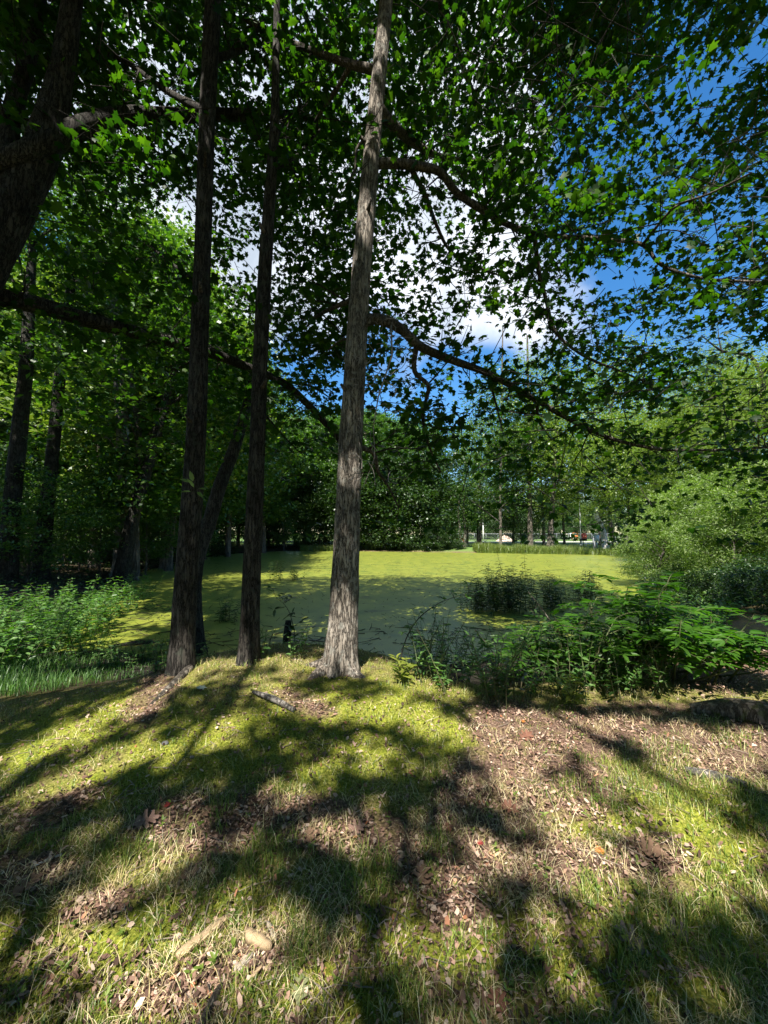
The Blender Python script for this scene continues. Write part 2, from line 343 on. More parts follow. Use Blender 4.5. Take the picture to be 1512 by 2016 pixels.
# patches of the foreground that the sun reaches through gaps in the canopy
LIT = [(160, 1428, 190, 24, -21), (170, 1515, 140, 22, -17), (265, 1470, 60, 14, -30), (400, 1458, 80, 28, -22), (340, 1368, 70, 15, -38), (470, 1326, 130, 13, -3), (565, 1382, 75, 17, 15), (790, 1345, 130, 22, 10),
       (700, 1412, 140, 20, 4), (850, 1425, 85, 26, 22), (700, 1488, 55, 15), (340, 1590, 60, 16, -18), (385, 1640, 115, 22), (190, 1622, 60, 11, -25), (560, 1562, 60, 14), (700, 1642, 95, 26, 5), (250, 1702, 110, 20, -15),
       (70, 1800, 150, 40, -20), (270, 1830, 190, 44, -10), (430, 1900, 190, 60), (200, 1965, 240, 50, -10), (525, 1790, 105, 26, -10), (550, 1965, 90, 40), (1180, 1448, 230, 50, 5), (1400, 1480, 140, 60), (1080, 1555, 120, 48, 20),
       (1300, 1588, 190, 66, 10), (1440, 1690, 110, 50, 20), (1120, 1668, 130, 34, 10), (950, 1662, 70, 32, 20), (1000, 1478, 75, 42, 30), (895, 1780, 60, 45), (940, 1862, 60, 50), (1230, 1702, 110, 22, 10), (1150, 1742, 90, 22, 10),
       (1450, 1320, 130, 50), (830, 1740, 50, 30), (1040, 1802, 70, 18, 20), (1430, 1760, 90, 20, 25), (630, 1338, 60, 12)]
DARK = [(1290, 1655, 60, 26, 42), (1010, 1600, 60, 22, 30), (1485, 1590, 45, 32), (1190, 1560, 50, 16, 20), (1250, 1475, 70, 16, 10), (1120, 1500, 40, 16), (470, 1860, 40, 26), (1400, 1400, 70, 18), (330, 1880, 40, 14, -30), (150, 1880, 70, 14, -20)]

# ground sheet
def spaced(lims):
    out = []
    for a, b, st in lims: out.append(np.arange(a, b, st))
    return np.concatenate(out + [[lims[-1][1]]])
neg = spaced([(0, 5, .055), (5, 10, .14), (10, 26, .5), (26, 90, 3), (90, 600, 40)])
gx = np.concatenate([-neg[:0:-1], neg])
gy = spaced([(-30, -2, 1.0), (-2, .8, .2), (.8, 6.5, .05), (6.5, 13, .14), (13, 56, .5), (56, 120, 3), (120, 900, 30)])
GX, GY = np.meshgrid(gx, gy); GZ = H(GX, GY)
gm = MB(); nx, ny = len(gx), len(gy)
ii, jj = np.meshgrid(np.arange(nx-1), np.arange(ny-1))
q = (jj*nx+ii).ravel()
gm.add(np.stack([GX, GY, GZ], -1).reshape(-1, 3), np.stack([q, q+1, q+nx+1, q+nx], 1))
m, Nn, Ll, p = new_mat('ground soil')
def node_noise(scale, det=6, rough=.6):
    n = Nn.new('ShaderNodeTexNoise'); n.inputs['Scale'].default_value = scale; n.inputs['Detail'].default_value = det; n.inputs['Roughness'].default_value = rough
    Ll.new(gtc.outputs['Object'], n.inputs['Vector']); return n
def nmix(f, a, b):
    mi = Nn.new('ShaderNodeMix'); mi.data_type = 'RGBA'
    for s_, x in (('Factor', f), ('A', a), ('B', b)):
        if isinstance(x, tuple): mi.inputs[s_].default_value = (*x, 1)
        elif isinstance(x, float): mi.inputs[s_].default_value = x
        else: Ll.new(x, mi.inputs[s_])
    return mi.outputs['Result']
def attr(name):
    a = Nn.new('ShaderNodeAttribute'); a.attribute_name = name; return a.outputs['Fac']
def nmath(op, a, b, clamp=False):
    mm = Nn.new('ShaderNodeMath'); mm.operation = op; mm.use_clamp = clamp
    for i, x in enumerate((a, b)):
        if isinstance(x, float): mm.inputs[i].default_value = x
        else: Ll.new(x, mm.inputs[i])
    return mm.outputs[0]
gtc = Nn.new('ShaderNodeTexCoord')
n_f, n_m, n_c = node_noise(60), node_noise(9), node_noise(2.2)
soil = ramp(Nn, [(.3, (.035, .026, .017)), (.5, (.125, .078, .056)), (.72, (.30, .205, .155))]); Ll.new(n_f.outputs['Fac'], soil.inputs[0])
mossr = ramp(Nn, [(.28, (.040, .060, .007)), (.5, (.18, .205, .020)), (.72, (.38, .38, .07))]); Ll.new(n_f.outputs['Fac'], mossr.inputs[0])
lawn = ramp(Nn, [(.3, (.07, .13, .03)), (.7, (.13, .19, .05))]); Ll.new(n_m.outputs['Fac'], lawn.inputs[0])
mud = ramp(Nn, [(.35, (.010, .009, .007)), (.7, (.035, .030, .022))]); Ll.new(n_m.outputs['Fac'], mud.inputs[0])
fm = nmath('ADD', attr('moss'), nmath('MULTIPLY', nmath('SUBTRACT', n_m.outputs['Fac'], .5), 1.6), True)
c = nmix(fm, soil.outputs[0], mossr.outputs[0])
c = nmix(attr('mud'), c, mud.outputs[0]); c = nmix(attr('lawn'), c, lawn.outputs[0])
Ll.new(c, p.inputs['Base Color']); p.inputs['Roughness'].default_value = .95; p.inputs['Specular IOR Level'].default_value = .1
bm_ = Nn.new('ShaderNodeBump'); bm_.inputs['Strength'].default_value = .8; bm_.inputs['Distance'].default_value = .02
Ll.new(n_f.outputs['Fac'], bm_.inputs['Height']); Ll.new(bm_.outputs[0], p.inputs['Normal'])
ground = gm.build('ground', m); tag(ground, kind='structure')
gpx, gpy, gok = proj(np.stack([GX, GY, GZ], -1))
near = (GY < 7)
moss = np.where(near, .45 + .45*blobs(gpx, gpy, MOSS) - .75*blobs(gpx, gpy, LITTER), .2)
sd = pond_sd(GX, GY)
mudw = np.where((GY > edge_y(GX)+.6) & (GY < 46) & (sd < 4.0), 1 - sstep(1.5, 4, sd), 0)
mudw = np.maximum(mudw, sstep(.3, .9, GY-edge_y(GX))*(GY < 14)*.85)
mudw = np.maximum(mudw, ((GX < -9) & (GY > 5) & (GY < 60))*.7)
lawnw = sstep(42, 47, GY)*sstep(-2, 8, GX+.0*GY)*sstep(.5, 2.5, sd); lawnw = np.maximum(lawnw, sstep(60, 66, GY)); mudw = mudw*(1-lawnw)
for nm_, w in (('moss', moss), ('mud', mudw), ('lawn', lawnw)):
    a_ = ground.data.attributes.new(nm_, 'FLOAT', 'POINT'); a_.data.foreach_set('value', np.clip(w, 0, 1).ravel().astype(np.float32))

# pond covered with duckweed
pm = MB()
px_ = spaced([(-20, 28, .5)]); py_ = spaced([(6, 52, .5)])
PX, PY = np.meshgrid(px_, py_); n1, n2 = len(px_), len(py_)
ii, jj = np.meshgrid(np.arange(n1-1), np.arange(n2-1)); q = (jj*n1+ii).ravel()
pm.add(np.stack([PX, PY, np.full(PX.shape, ZW)], -1).reshape(-1, 3), np.stack([q, q+1, q+n1+1, q+n1], 1))
m, Nn, Ll, p = new_mat('duckweed water')
gtc = Nn.new('ShaderNodeTexCoord')
n_f, n_m, n_c = node_noise(45, 4), node_noise(1.3, 7), node_noise(5, 6, .7)
weed = ramp(Nn, [(.3, (.13, .155, .022)), (.5, (.215, .235, .032)), (.75, (.33, .33, .055))]); Ll.new(n_f.outputs['Fac'], weed.inputs[0])
patch = ramp(Nn, [(.34, (.50, .62, .72)), (.48, (.85, .9, .9)), (.6, (1, 1, 1))]); Ll.new(n_m.outputs['Fac'], patch.inputs[0])
mu = Nn.new('ShaderNodeMix'); mu.data_type = 'RGBA'; mu.blend_type = 'MULTIPLY'; mu.inputs['Factor'].default_value = 1
Ll.new(weed.outputs[0], mu.inputs['A']); Ll.new(patch.outputs[0], mu.inputs['B'])
mpd = Nn.new('ShaderNodeMapping'); mpd.inputs['Scale'].default_value = (.45, 1.5, 1); Ll.new(gtc.outputs['Object'], mpd.inputs[0])
n_d = node_noise(1.1, 8, .68); Ll.new(mpd.outputs[0], n_d.inputs['Vector']); n_s = node_noise(13, 3, .5)
holes = nmath('MULTIPLY', nmath('SUBTRACT', n_c.outputs['Fac'], .60), 12.0, True)
holes = nmath('MAXIMUM', holes, nmath('MULTIPLY', nmath('SUBTRACT', n_d.outputs['Fac'], .60), 16.0, True))
holes = nmath('MAXIMUM', holes, nmath('MULTIPLY', nmath('SUBTRACT', n_s.outputs['Fac'], .665), 14.0, True))
holes = nmath('MULTIPLY', holes, .82)
Ll.new(nmix(holes, mu.outputs['Result'], (.010, .012, .008)), p.inputs['Base Color'])
p.inputs['Roughness'].default_value = .33; p.inputs['Specular IOR Level'].default_value = .75
b = Nn.new('ShaderNodeBump'); b.inputs['Strength'].default_value = .25; b.inputs['Distance'].default_value = .01
Ll.new(n_f.outputs['Fac'], b.inputs['Height']); Ll.new(b.outputs[0], p.inputs['Normal'])
pond = pm.build('pond', m); tag(pond, kind='structure')

# pale road and car park beyond the lawn
rm = MB()
def strip(y0, y1, x0, x1, dz):
    xs = np.linspace(x0, x1, 40); ys = np.linspace(y0, y1, 8); A, B_ = np.meshgrid(xs, ys)
    i, j = np.meshgrid(np.arange(39), np.arange(7)); q = (j*40+i).ravel()
    rm.add(np.stack([A, B_, H(A, B_)+dz], -1).reshape(-1, 3), np.stack([q, q+1, q+41, q+40], 1))
strip(79, 86, 8, 90, .05)
tag(rm.build('road', plain_mat('pale gravel road', (.42, .40, .37), (.34, .32, .29), .95, scale=1.5)), kind='structure')
rm = MB(); strip(66, 69.5, 34, 90, .05)
tag(rm.build('path', plain_mat('pale path', (.50, .48, .45), (.42, .40, .37), .95, scale=1.5)), kind='structure')

# ------------------------------------------------------------------ near trees
def ridged(rr, th, z):
    c = np.cos(th); s_ = np.sin(th); r0 = rr
    n_ = fbm(c*5+3, s_*5, z*1.3, 3); f = fbm(c*9, s_*9+4, z*5, 2)
    return rr*(1 + .10*(n_-.5) + .09*(f-.5))
def flare(rr, th, z, amt=.6, lobes=5, ph=0.0):
    return rr*(1 + .0*z)
def trunk_tube(mb, pts, w, sides=56, step=.035, flare_h=.0, seed=0.0, rough=1.0, fa=1.0):
    """pts: (px, py, Y); w: width in photo pixels at each"""
    P = np.array([at(a, b, Y) for a, b, Y in pts]); R_ = np.array([wi/756*np.hypot(Y, 0)*.5*1.0 for wi, (_, _, Y) in zip(w, pts)])
    return trunk_world(mb, P, R_, sides, step, flare_h, seed, rough, fa)
def resample(P, R_, step):
    t = np.concatenate([[0], np.cumsum(np.linalg.norm(np.diff(P, axis=0), axis=1))])
    n = max(3, int(t[-1]/step)); tt = np.linspace(0, t[-1], n)
    # smooth (Catmull-Rom like) by cubic interpolation through the points
    def cub(v):
        m_ = np.gradient(v, t); i = np.clip(np.searchsorted(t, tt, 'right')-1, 0, len(t)-2)
        h = t[i+1]-t[i]; s_ = (tt-t[i])/h
        return ((2*s_**3-3*s_**2+1)*v[i] + (s_**3-2*s_**2+s_)*h*m_[i] + (-2*s_**3+3*s_**2)*v[i+1] + (s_**3-s_**2)*h*m_[i+1])
    return np.stack([cub(P[:, k]) for k in range(3)], 1), np.maximum(np.interp(tt, t, R_), .002)
def trunk_world(mb, P, R_, sides=56, step=.035, flare_h=0.0, seed=0.0, rough=1.0, fa=1.0):
    Q, r = resample(np.asarray(P, float), np.asarray(R_, float), step)
    z0 = Q[0, 2]
    def bump(rr, th, z):
        zz = z - seed - z0
        r2 = rr*(1 + rough*(ridged(np.ones_like(rr), th + seed, z)-1))
        if flare_h: r2 = r2*(1 + fa*np.exp(-np.clip(zz, 0, 9)/flare_h)*(.2 + .75*np.clip(np.sin(th*4+seed+.5*np.sin(th*2)), 0, 1)))
        return r2
    mb.tube(Q, r, sides, bump=bump, seed=seed)
    return Q, r
def limb(key, pts, r0, r1, sides=12, step=.06, wob=.0):
    mb = MB()
    P = np.array([at(a, b, Y) for a, b, Y in pts])
    R_ = np.linspace(r0, r1, len(P))
    Q, r = resample(P, R_, step)
    if wob: Q = Q + wob*(np.stack([fbm(Q[:, 1]*2+k*9, Q[:, 2]*2, Q[:, 0]*2) for k in range(3)], 1)-.5)
    mb.tube(Q, r*(1+.12*(fbm(np.arange(len(r))*.3, 1.0)-.5)), sides)
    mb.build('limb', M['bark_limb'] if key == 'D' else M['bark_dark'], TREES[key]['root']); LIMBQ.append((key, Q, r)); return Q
def wlimb(key, P, r0, r1, sides=10, step=.15):
    mb = MB()
    Q, r = resample(np.asarray(P, float), np.linspace(r0, r1, len(P)), step)
    Q = Q + .25*(np.stack([fbm(Q[:, 1]*.7+k*9, Q[:, 2]*.7, Q[:, 0]*.7) for k in range(3)], 1)-.5)*np.linspace(0, 1, len(Q))[:, None]
    mb.tube(Q, r, sides); mb.build('limb', M['bark_limb'] if key == 'D' else M['bark_dark'], TREES[key]['root']); return Q

TREES = {}; LIMBQ = []
def near_tree(key, base, label):
    t = empty('broadleaf_tree', base, label, 'tree', 'large trees at the near bank')
    TREES[key] = dict(root=t, leaf=MB())
    return t
bB = gp(357, 1322); bC = gp(490, 1303); bD = gp(668, 1318)
near_tree('A', (-5.6, 4.0, float(H(-5.6, 4.0))), 'massive dark tree leaning in from the left edge with thick crossing limbs')
near_tree('B', bB, 'straight dark tree on the mossy bank, leftmost of three before the pond')
near_tree('C', bC, 'slimmest dark trunk of the three trees in front of the pond, between the other two')
near_tree('D', bD, 'sunlit grey barked tree with flared base and limbs reaching right over the pond')
# D
YD = bD[1]
Dp = [(668, 1345, YD), (671, 1290, YD), (676, 1220, YD), (681, 1100, YD), (685, 1000, YD), (690, 880, YD), (697, 760, YD), (704, 640, YD), (713, 520, YD), (723, 400, YD), (733, 290, YD), (743, 180, YD), (754, 70, YD), (764, -30, YD+.05), (778, -200, YD+.1)]
Dw = [70, 62, 56, 52, 49, 47, 44, 41, 38, 36, 34, 32, 29, 26, 20]
mb = MB(); DQ, Dr = trunk_tube(mb, Dp, Dw, 72, .028, .2, 3.0, 1.15, .8)
mb.build('trunk', M['bark'], TREES['D']['root'])
for az, ln in ((-2.55, .42), (-.75, .34), (2.9, .4)):
    P = []
    for t_ in np.linspace(0, 1, 6):
        x, y = bD[0]+math.cos(az+.3*t_)*(.12+ln*t_), bD[1]+math.sin(az+.3*t_)*(.12+ln*t_); P.append((x, y, float(H(x, y)) + .075*(1-t_)**2 - .045 - .03*t_))
    mb = MB(); Q, r = resample(np.array(P), np.linspace(.095, .03, 6), .025); mb.tube(Q, r, 14, bump=lambda rr, th, z: ridged(rr, th, z)); mb.build('root', M['bark'], TREES['D']['root'])
# B
YB = bB[1]
Bp = [(357, 1345, YB), (358, 1290, YB), (362, 1220, YB), (369, 1110, YB), (377, 1000, YB), (385, 880, YB), (390, 760, YB), (394, 640, YB), (398, 520, YB), (402, 400, YB), (406, 280, YB), (413, 130, YB), (420, -20, YB), (428, -200, YB)]
Bw = [50, 45, 43, 41, 39, 37, 35, 33.5, 32, 31, 31, 32, 32, 27]
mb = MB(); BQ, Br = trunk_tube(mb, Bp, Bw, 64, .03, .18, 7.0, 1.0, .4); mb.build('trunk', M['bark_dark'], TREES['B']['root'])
# C
YC = bC[1]
Cp = [(489, 1325, YC), (491, 1270, YC), (493, 1200, YC), (497, 1080, YC), (503, 960, YC), (508, 840, YC), (512, 720, YC), (518, 600, YC), (525, 480, YC), (533, 360, YC), (541, 240, YC), (543, 130, YC), (545, 20, YC), (548, -150, YC)]
Cw = [44, 38, 35, 33, 32, 30, 29, 28, 26, 22, 19, 15, 13, 10]
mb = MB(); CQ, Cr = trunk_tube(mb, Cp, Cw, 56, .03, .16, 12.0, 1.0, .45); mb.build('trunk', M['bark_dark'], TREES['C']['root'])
# A: stands outside the left edge, leans into the picture
bA = np.array(TREES['A']['root'].location)
mb = MB()
AP = [bA + (0, 0, -.1), bA + (.05, 0, .6), (-5.1, 4.0, 2.6), at(-10, 470, 4.1), at(45, 370, 4.2), at(85, 285, 4.3), at(120, 150, 4.4), at(150, -60, 4.5), (-2.9, 3.6, 11.5), (-2.4, 2.2, 14)]
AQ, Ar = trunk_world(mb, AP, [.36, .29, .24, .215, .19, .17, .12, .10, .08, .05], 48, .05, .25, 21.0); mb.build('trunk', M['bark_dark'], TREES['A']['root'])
Al = 'A'
limb(Al, [(80, 295, 4.3), (160, 250, 4.5), (240, 230, 4.8), (330, 228, 5.2), (430, 226, 5.6), (540, 228, 6.0), (610, 235, 6.3), (640, 265, 6.5), (690, 300, 6.9)], .125, .045)
limb(Al, [(30, 400, 4.2), (-20, 330, 4.0), (0, 320, 4.0), (70, 290, 4.1), (110, 275, 4.2)], .09, .10)
limb(Al, [(20, 400, 4.2), (20, 250, 4.3), (55, 120, 4.5), (75, 30, 4.7), (90, -90, 4.9)], .11, .05)
limb(Al, [(-160, 560, 3.9), (-80, 565, 4.0), (0, 584, 4.3), (90, 605, 4.6), (180, 632, 4.9), (270, 655, 5.3), (350, 676, 5.7), (430, 700, 6.0), (500, 728, 6.3), (560, 755, 6.6), (610, 800, 6.8), (655, 850, 6.9), (680, 880, 6.9)], .115, .05)
limb(Al, [(550, 750, 6.5), (610, 760, 6.8), (660, 790, 7.1)], .03, .01)
# D limbs
Dl = 'D'
limb(Dl, [(745, 140, YD), (715, 133, YD+.05), (670, 120, YD+.2), (620, 102, YD+.4), (560, 78, YD+.6), (515, 55, YD+.9), (480, 40, YD+1.1)], .055, .022)
limb(Dl, [(690, 130, YD+.15), (660, 180, YD+.3), (635, 215, YD+.4), (620, 240, YD+.6)], .032, .015)
limb(Dl, [(738, 322, YD), (775, 322, YD+.1), (830, 328, YD+.2), (868, 340, YD+.3), (895, 375, YD+.4), (940, 408, YD+.5), (985, 435, YD+.6), (1050, 458, YD+.7), (1110, 466, YD+.7), (1200, 472, YD+.6), (1265, 482, YD+.5), (1300, 520, YD+.4), (1370, 545, YD+.3), (1512, 556, YD+.1)], .058, .014)
limb(Dl, [(745, 215, YD), (775, 248, YD+.3), (820, 285, YD+.8), (870, 310, YD+1.3), (960, 318, YD+1.9), (1060, 325, YD+2.4)], .075, .022)
limb(Dl, [(808, 330, YD+.2), (835, 380, YD+.5), (858, 440, YD+.9), (885, 492, YD+1.3), (940, 525, YD+1.6), (1000, 548, YD+2)], .035, .012)
limb(Dl, [(1052, 462, YD+.7), (1060, 530, YD+.9), (1075, 590, YD+1.1), (1092, 650, YD+1.2), (1140, 695, YD+1.3), (1220, 730, YD+1.4), (1300, 765, YD+1.4)], .034, .012)
limb(Dl, [(1265, 482, YD+.5), (1290, 450, YD+.2), (1320, 415, YD), (1400, 380, YD-.4), (1480, 340, YD-.8)], .02, .008)
limb(Dl, [(700, 640, YD), (735, 628, YD), (780, 642, YD+.1), (828, 682, YD+.3), (880, 705, YD+.5), (960, 735, YD+.8), (1050, 785, YD+1.1), (1120, 825, YD+1.3), (1200, 862, YD+1.5), (1300, 884, YD+1.6), (1400, 886, YD+1.6), (1530, 880, YD+1.5)], .068, .014)
limb(Dl, [(820, 676, YD+.3), (818, 735, YD+.5), (842, 757, YD+.6), (832, 815, YD+.8), (842, 870, YD+1), (868, 930, YD+1.2)], .035, .012)
limb(Dl, [(1055, 788, YD+1.1), (1062, 830, YD+1.3), (1085, 865, YD+1.5)], .025, .01)
limb(Dl, [(960, 735, YD+.8), (975, 790, YD+1.1), (990, 850, YD+1.5)], .022, .008)
limb(Dl, [(705, 880, YD), (735, 892, YD+.2), (745, 930, YD+.4), (760, 950, YD+.6), (785, 1000, YD+.9)], .035, .010)
limb(Dl, [(760, 950, YD+.6), (766, 925, YD+.7), (760, 915, YD+.7)], .018, .008)
limb(Dl, [(700, 588, YD), (665, 602, YD+.2), (625, 622, YD+.5), (600, 648, YD+.8)], .035, .012)
limb(Dl, [(722, 270, YD), (703, 290, YD-.02), (697, 340, YD), (675, 372, YD+.05)], .016, .007)
limb(Dl, [(700, 665, YD), (672, 670, YD+.1), (645, 690, YD+.3)], .02, .008)
# thin limbs of B and C
Bl, Cl = 'B', 'C'
limb(Bl, [(405, 220, YB), (330, 180, YB+.3), (240, 118, YB+.6), (160, 95, YB+1)], .05, .015)
limb(Bl, [(412, 120, YB), (470, 100, YB+.3), (520, 40, YB+.8)], .05, .02)
limb(Bl, [(392, 560, YB), (340, 520, YB+.5), (290, 480, YB+1.2)], .025, .01)
limb(Cl, [(532, 335, YC), (580, 310, YC+.4), (630, 255, YC+.8)], .03, .012)
limb(Cl, [(536, 300, YC), (560, 240, YC+.3), (610, 200, YC+.8)], .022, .01)
limb(Cl, [(508, 800, YC), (560, 860, YC+.5), (600, 900, YC+1)], .015, .006)
# limbs added to carry the unseen shade canopy, most of it behind the camera
for P in ([(-2.9, 3.6, 11.5), (-1.6, .5, 11.5), (-.5, -3, 11.2), (1, -7, 11)], [(-3.3, 4.0, 9.4), (-3.2, 1, 9.8), (-3, -3, 9.8), (-3.5, -8, 10.5)], [(-2.6, 3, 12.5), (0, 0, 12.6), (2.5, -4, 12.2), (4.5, -7, 11.5)],
          [(-3.6, 4.1, 8.2), (-5.5, 1, 9.4), (-7, -3, 10), (-8, -6, 10.5)]): wlimb(Al, P, .09, .03)
topD = DQ[-1]
for P in ([topD, topD + (1.5, -1.5, 1.5), topD + (3.5, -4, 2.2), topD + (5, -8, 2.4)], [topD + (0, 0, -.4), topD + (2.5, 0, 1.2), topD + (5.5, -1.5, 2), topD + (8, -4, 2.4)], [topD, topD + (.3, .5, 2), topD + (1, 2, 4)], [topD, topD+(1.2, 2.5, 1.5), topD+(2.5, 5, 2.5)]):
    wlimb(Dl, P, .085, .03)

# canopy coverage seen from the bank, every 126 px across and 105 px down
COV = np.array([[.95,.95,.92,.84,.78,.88,.92,.88,.92,.95,.90,.78], [.95,.95,.91,.86,.78,.92,.92,.92,.92,.88,.76,.80], [.92,.95,.92,.88,.88,.93,.88,.88,.88,.82,.72,.88], [.55,.75,.80,.85,.93,.96,.76,.88,.92,.82,.80,.84],
                [.35,.52,.55,.74,.93,.96,.80,.58,.82,.80,.72,.70], [.50,.62,.72,.88,.96,.96,.88,.58,.62,.72,.74,.62], [.32,.42,.62,.84,.93,.93,.84,.46,.66,.86,.82,.50], [.15,.15,.40,.55,.74,.84,.72,.62,.78,.84,.78,.50],
                [0,0,.05,.20,.36,.45,.55,.68,.82,.93,.90,.72], [0,0,0,0,.0,.08,.12,.18,.26,.42,.28,.10]])
# gaps where the sky shows: ellipses in the photo
GAPS = [(1000, 490, 62, 38, 20), (1185, 555, 66, 36, -10), (975, 650, 70, 42), (910, 770, 52, 36), (1390, 180, 34, 60, 15), (1425, 430, 30, 26), (1260, 420, 40, 25), (820, 360, 55, 22), (520, 60, 50, 40), (505, 150, 40, 35), (490, 195, 55, 22), (640, 640, 28, 20),
        (1300, 300, 25, 40), (1480, 80, 26, 50), (1100, 600, 35, 25), (1240, 640, 40, 30), (275, 80, 25, 30), (350, 395, 40, 25), (340, 500, 40, 40), (880, 560, 25, 20), (960, 560, 30, 20), (30, 480, 40, 40), (1340, 120, 25, 40), (590, 15, 40, 25), (760, 90, 30, 22), (330, 450, 60, 45), (420, 60, 30, 25), (860, 470, 40, 22), (700, 210, 22, 30), (1080, 380, 30, 18), (1150, 440, 30, 16), (930, 140, 24, 30), (445, 300, 22, 26), (1330, 240, 30, 40), (1210, 330, 30, 20)]
cl_pos, cl_key = [], []
def cov(px, py):
    gx_ = np.clip((px-63)/126, 0, 10.999); gy_ = np.clip((py-52)/105, 0, 8.999)
    i, j = int(gx_), int(gy_); fx, fy = gx_-i, gy_-j
    return (COV[j, i]*(1-fx)+COV[j, i+1]*fx)*(1-fy) + (COV[j+1, i]*(1-fx)+COV[j+1, i+1]*fx)*fy
leafP = {k: [] for k in 'ABCD'}
LEAF = .110
NCL = 9
cell = 63
for cy in range(-63, 1010, cell):
    for cx in range(-126, 1638, cell):
        cc = cov(cx+31, cy+31)
        if cc < .02: continue
        tau = -math.log(1-min(cc, .965))*1.38
        done = 0; A_ = cell*cell
        while done < tau:
            px, py = random.uniform(cx, cx+cell), random.uniform(cy, cy+cell)
            key = 'A' if px < 300 else ('BC'[random.random() < .5] if px < 560 else 'D')
            if 220 < px < 380 and random.random() < .5: key = random.choice('AB')
            if 500 < px < 640: key = random.choice('CD')
            if key == 'A': Y = random.uniform(4.2, 8.5)
            elif key in 'BC': Y = random.uniform(5.6, 9.5)
            else: Y = (random.uniform(YD+.3, YD+(8.5 if py < 450 else 4.6)) if px < 1000 else random.uniform(3.9, 8.3 if py > 500 else 10.5))
            leaf_px = .40*LEAF**2*.62*(756/Y)**2
            done += NCL*leaf_px/A_
            if blobs(np.array(px), np.array(py), GAPS) > random.random()*.9+.1: continue
            if fbm(px/60.0, py/60.0, Y*.8) < .44 and random.random() < .85: continue
            if fbm(px/170.0+5, py/170.0, Y*.3) < .43 and random.random() < .6: continue
            c0 = at(px, py, Y)
            leafP[key].append(c0)
def D_axis(z): return np.interp(z, DQ[:, 2], DQ[:, 0]), np.interp(z, DQ[:, 2], DQ[:, 1])
# heights where sun reaches D's bark, as photo rows
DLIT = [(15, 290), (335, 530), (585, 600), (785, 805), (880, 955), (1010, 1065), (1165, 1195), (1255, 1295)]
# sprays that a beam of sun reaches through the crowns above them
BEAMS = [at(px, py, (4.35 if px > 1000 else 5.15) if px > 560 else 4.5) for px, py in ((1350, 300), (1400, 330), (1440, 300), (1490, 290), (1330, 350), (1480, 350), (850, 130), (870, 60), (840, 200), (885, 285), (905, 250), (1055, 215), (1100, 240), (1165, 330), (1000, 340), (1310, 400), (250, 130), 
          (220, 300), (330, 70), (540, 60), (270, 290), (930, 320), (1240, 180), (700, 60), (1450, 450), (1180, 120), (1060, 60), (350, 240), (1390, 550), (300, 180), (260, 40), (1500, 470), (1280, 330), (1120, 400), (960, 30), (1030, 140), (780, 70), (640, 130), (1340, 130))]
def sun_cull(P):
    """False for leaves that would close one of the canopy's gaps"""
    P = np.asarray(P); keep = np.ones(len(P), bool); r = rng.random(len(P))
    t = P[:, 2]/SUN[2]; g = P - SUN[None, :]*t[:, None]; g[:, 2] = 0
    fpx, fpy, ok = proj(g)
    fore = ok & (g[:, 1] > 1.0) & (g[:, 1] < 6.0) & (fpy > 1290)
    lit = blobs(fpx, fpy, LIT)*(1-blobs(fpx, fpy, DARK))
    keep &= ~(fore & (lit > .06 + .22*r*r))
    # weeds on the left bank
    q = ((g[:, 0]+7.6)/2.6)**2 + ((g[:, 1]-9.3)/3.6)**2
    bank = pond_sd(g[:, 0], g[:, 1]) > -.5
    gapw = ((g[:, 0]+6.2)/1.5)**2 + ((g[:, 1]-9.8)/.9)**2
    keep &= ~((((q < 1) & bank) | (gapw < 1)) & (r < .93))
    q = ((g[:, 0]-3.6)/2.8)**2 + ((g[:, 1]-5.3)/1.6)**2
    keep &= ~((q < 1) & (r < .84))
    q = ((g[:, 0]+4.9)/1.7)**2 + ((g[:, 1]-5.4)/1.2)**2
    keep &= ~((q < 1) & (r < .9))
    keep &= ~((g[:, 0] > 8.5) & (g[:, 1] > 8) & (r < .85))
    # far part of the pond and the bank beyond stay open
    keep &= ~((g[:, 1] > 20.5) & (r < .85))
    for T in BEAMS:
        dv = P - T; al = dv@SUN; off = np.linalg.norm(dv - al[:, None]*SUN, axis=1)
        keep &= ~((al > .25) & (off < .5))
    # trunk of D
    t2 = (P[:, 1]-(YD-.2))/SUN[1]; hz = P[:, 2]-SUN[2]*t2; hx = P[:, 0]-SUN[0]*t2
    ax, _ = D_axis(hz)
    _, tpy, _ = proj(np.stack([ax, np.full(len(P), YD), hz], 1))
    inl = np.zeros(len(P), bool)
    for a, b_ in DLIT: inl |= (tpy > a) & (tpy < b_)
    keep &= ~((t2 > 0) & (np.abs(hx-ax+.03) < .26) & inl & (r < .96))
    return keep
def fill_clusters(key, C, n, spread, size, tmpl=MAPLE, tilt=.55):
    C = np.asarray(C)
    if len(C) == 0: return
    P = np.repeat(C, n, 0) + rng.normal(0, 1, (len(C)*n, 3))*np.array([spread, spread, spread*.3])
    P = P[sun_cull(P)]
    Yd, Nn_ = rand_leaf_dirs(len(P), tilt); Yd[:, 2] -= .35
    TREES[key]['leaf'].leaves(tmpl, P, Yd, Nn_, U(.6, 1.3, len(P))*size)
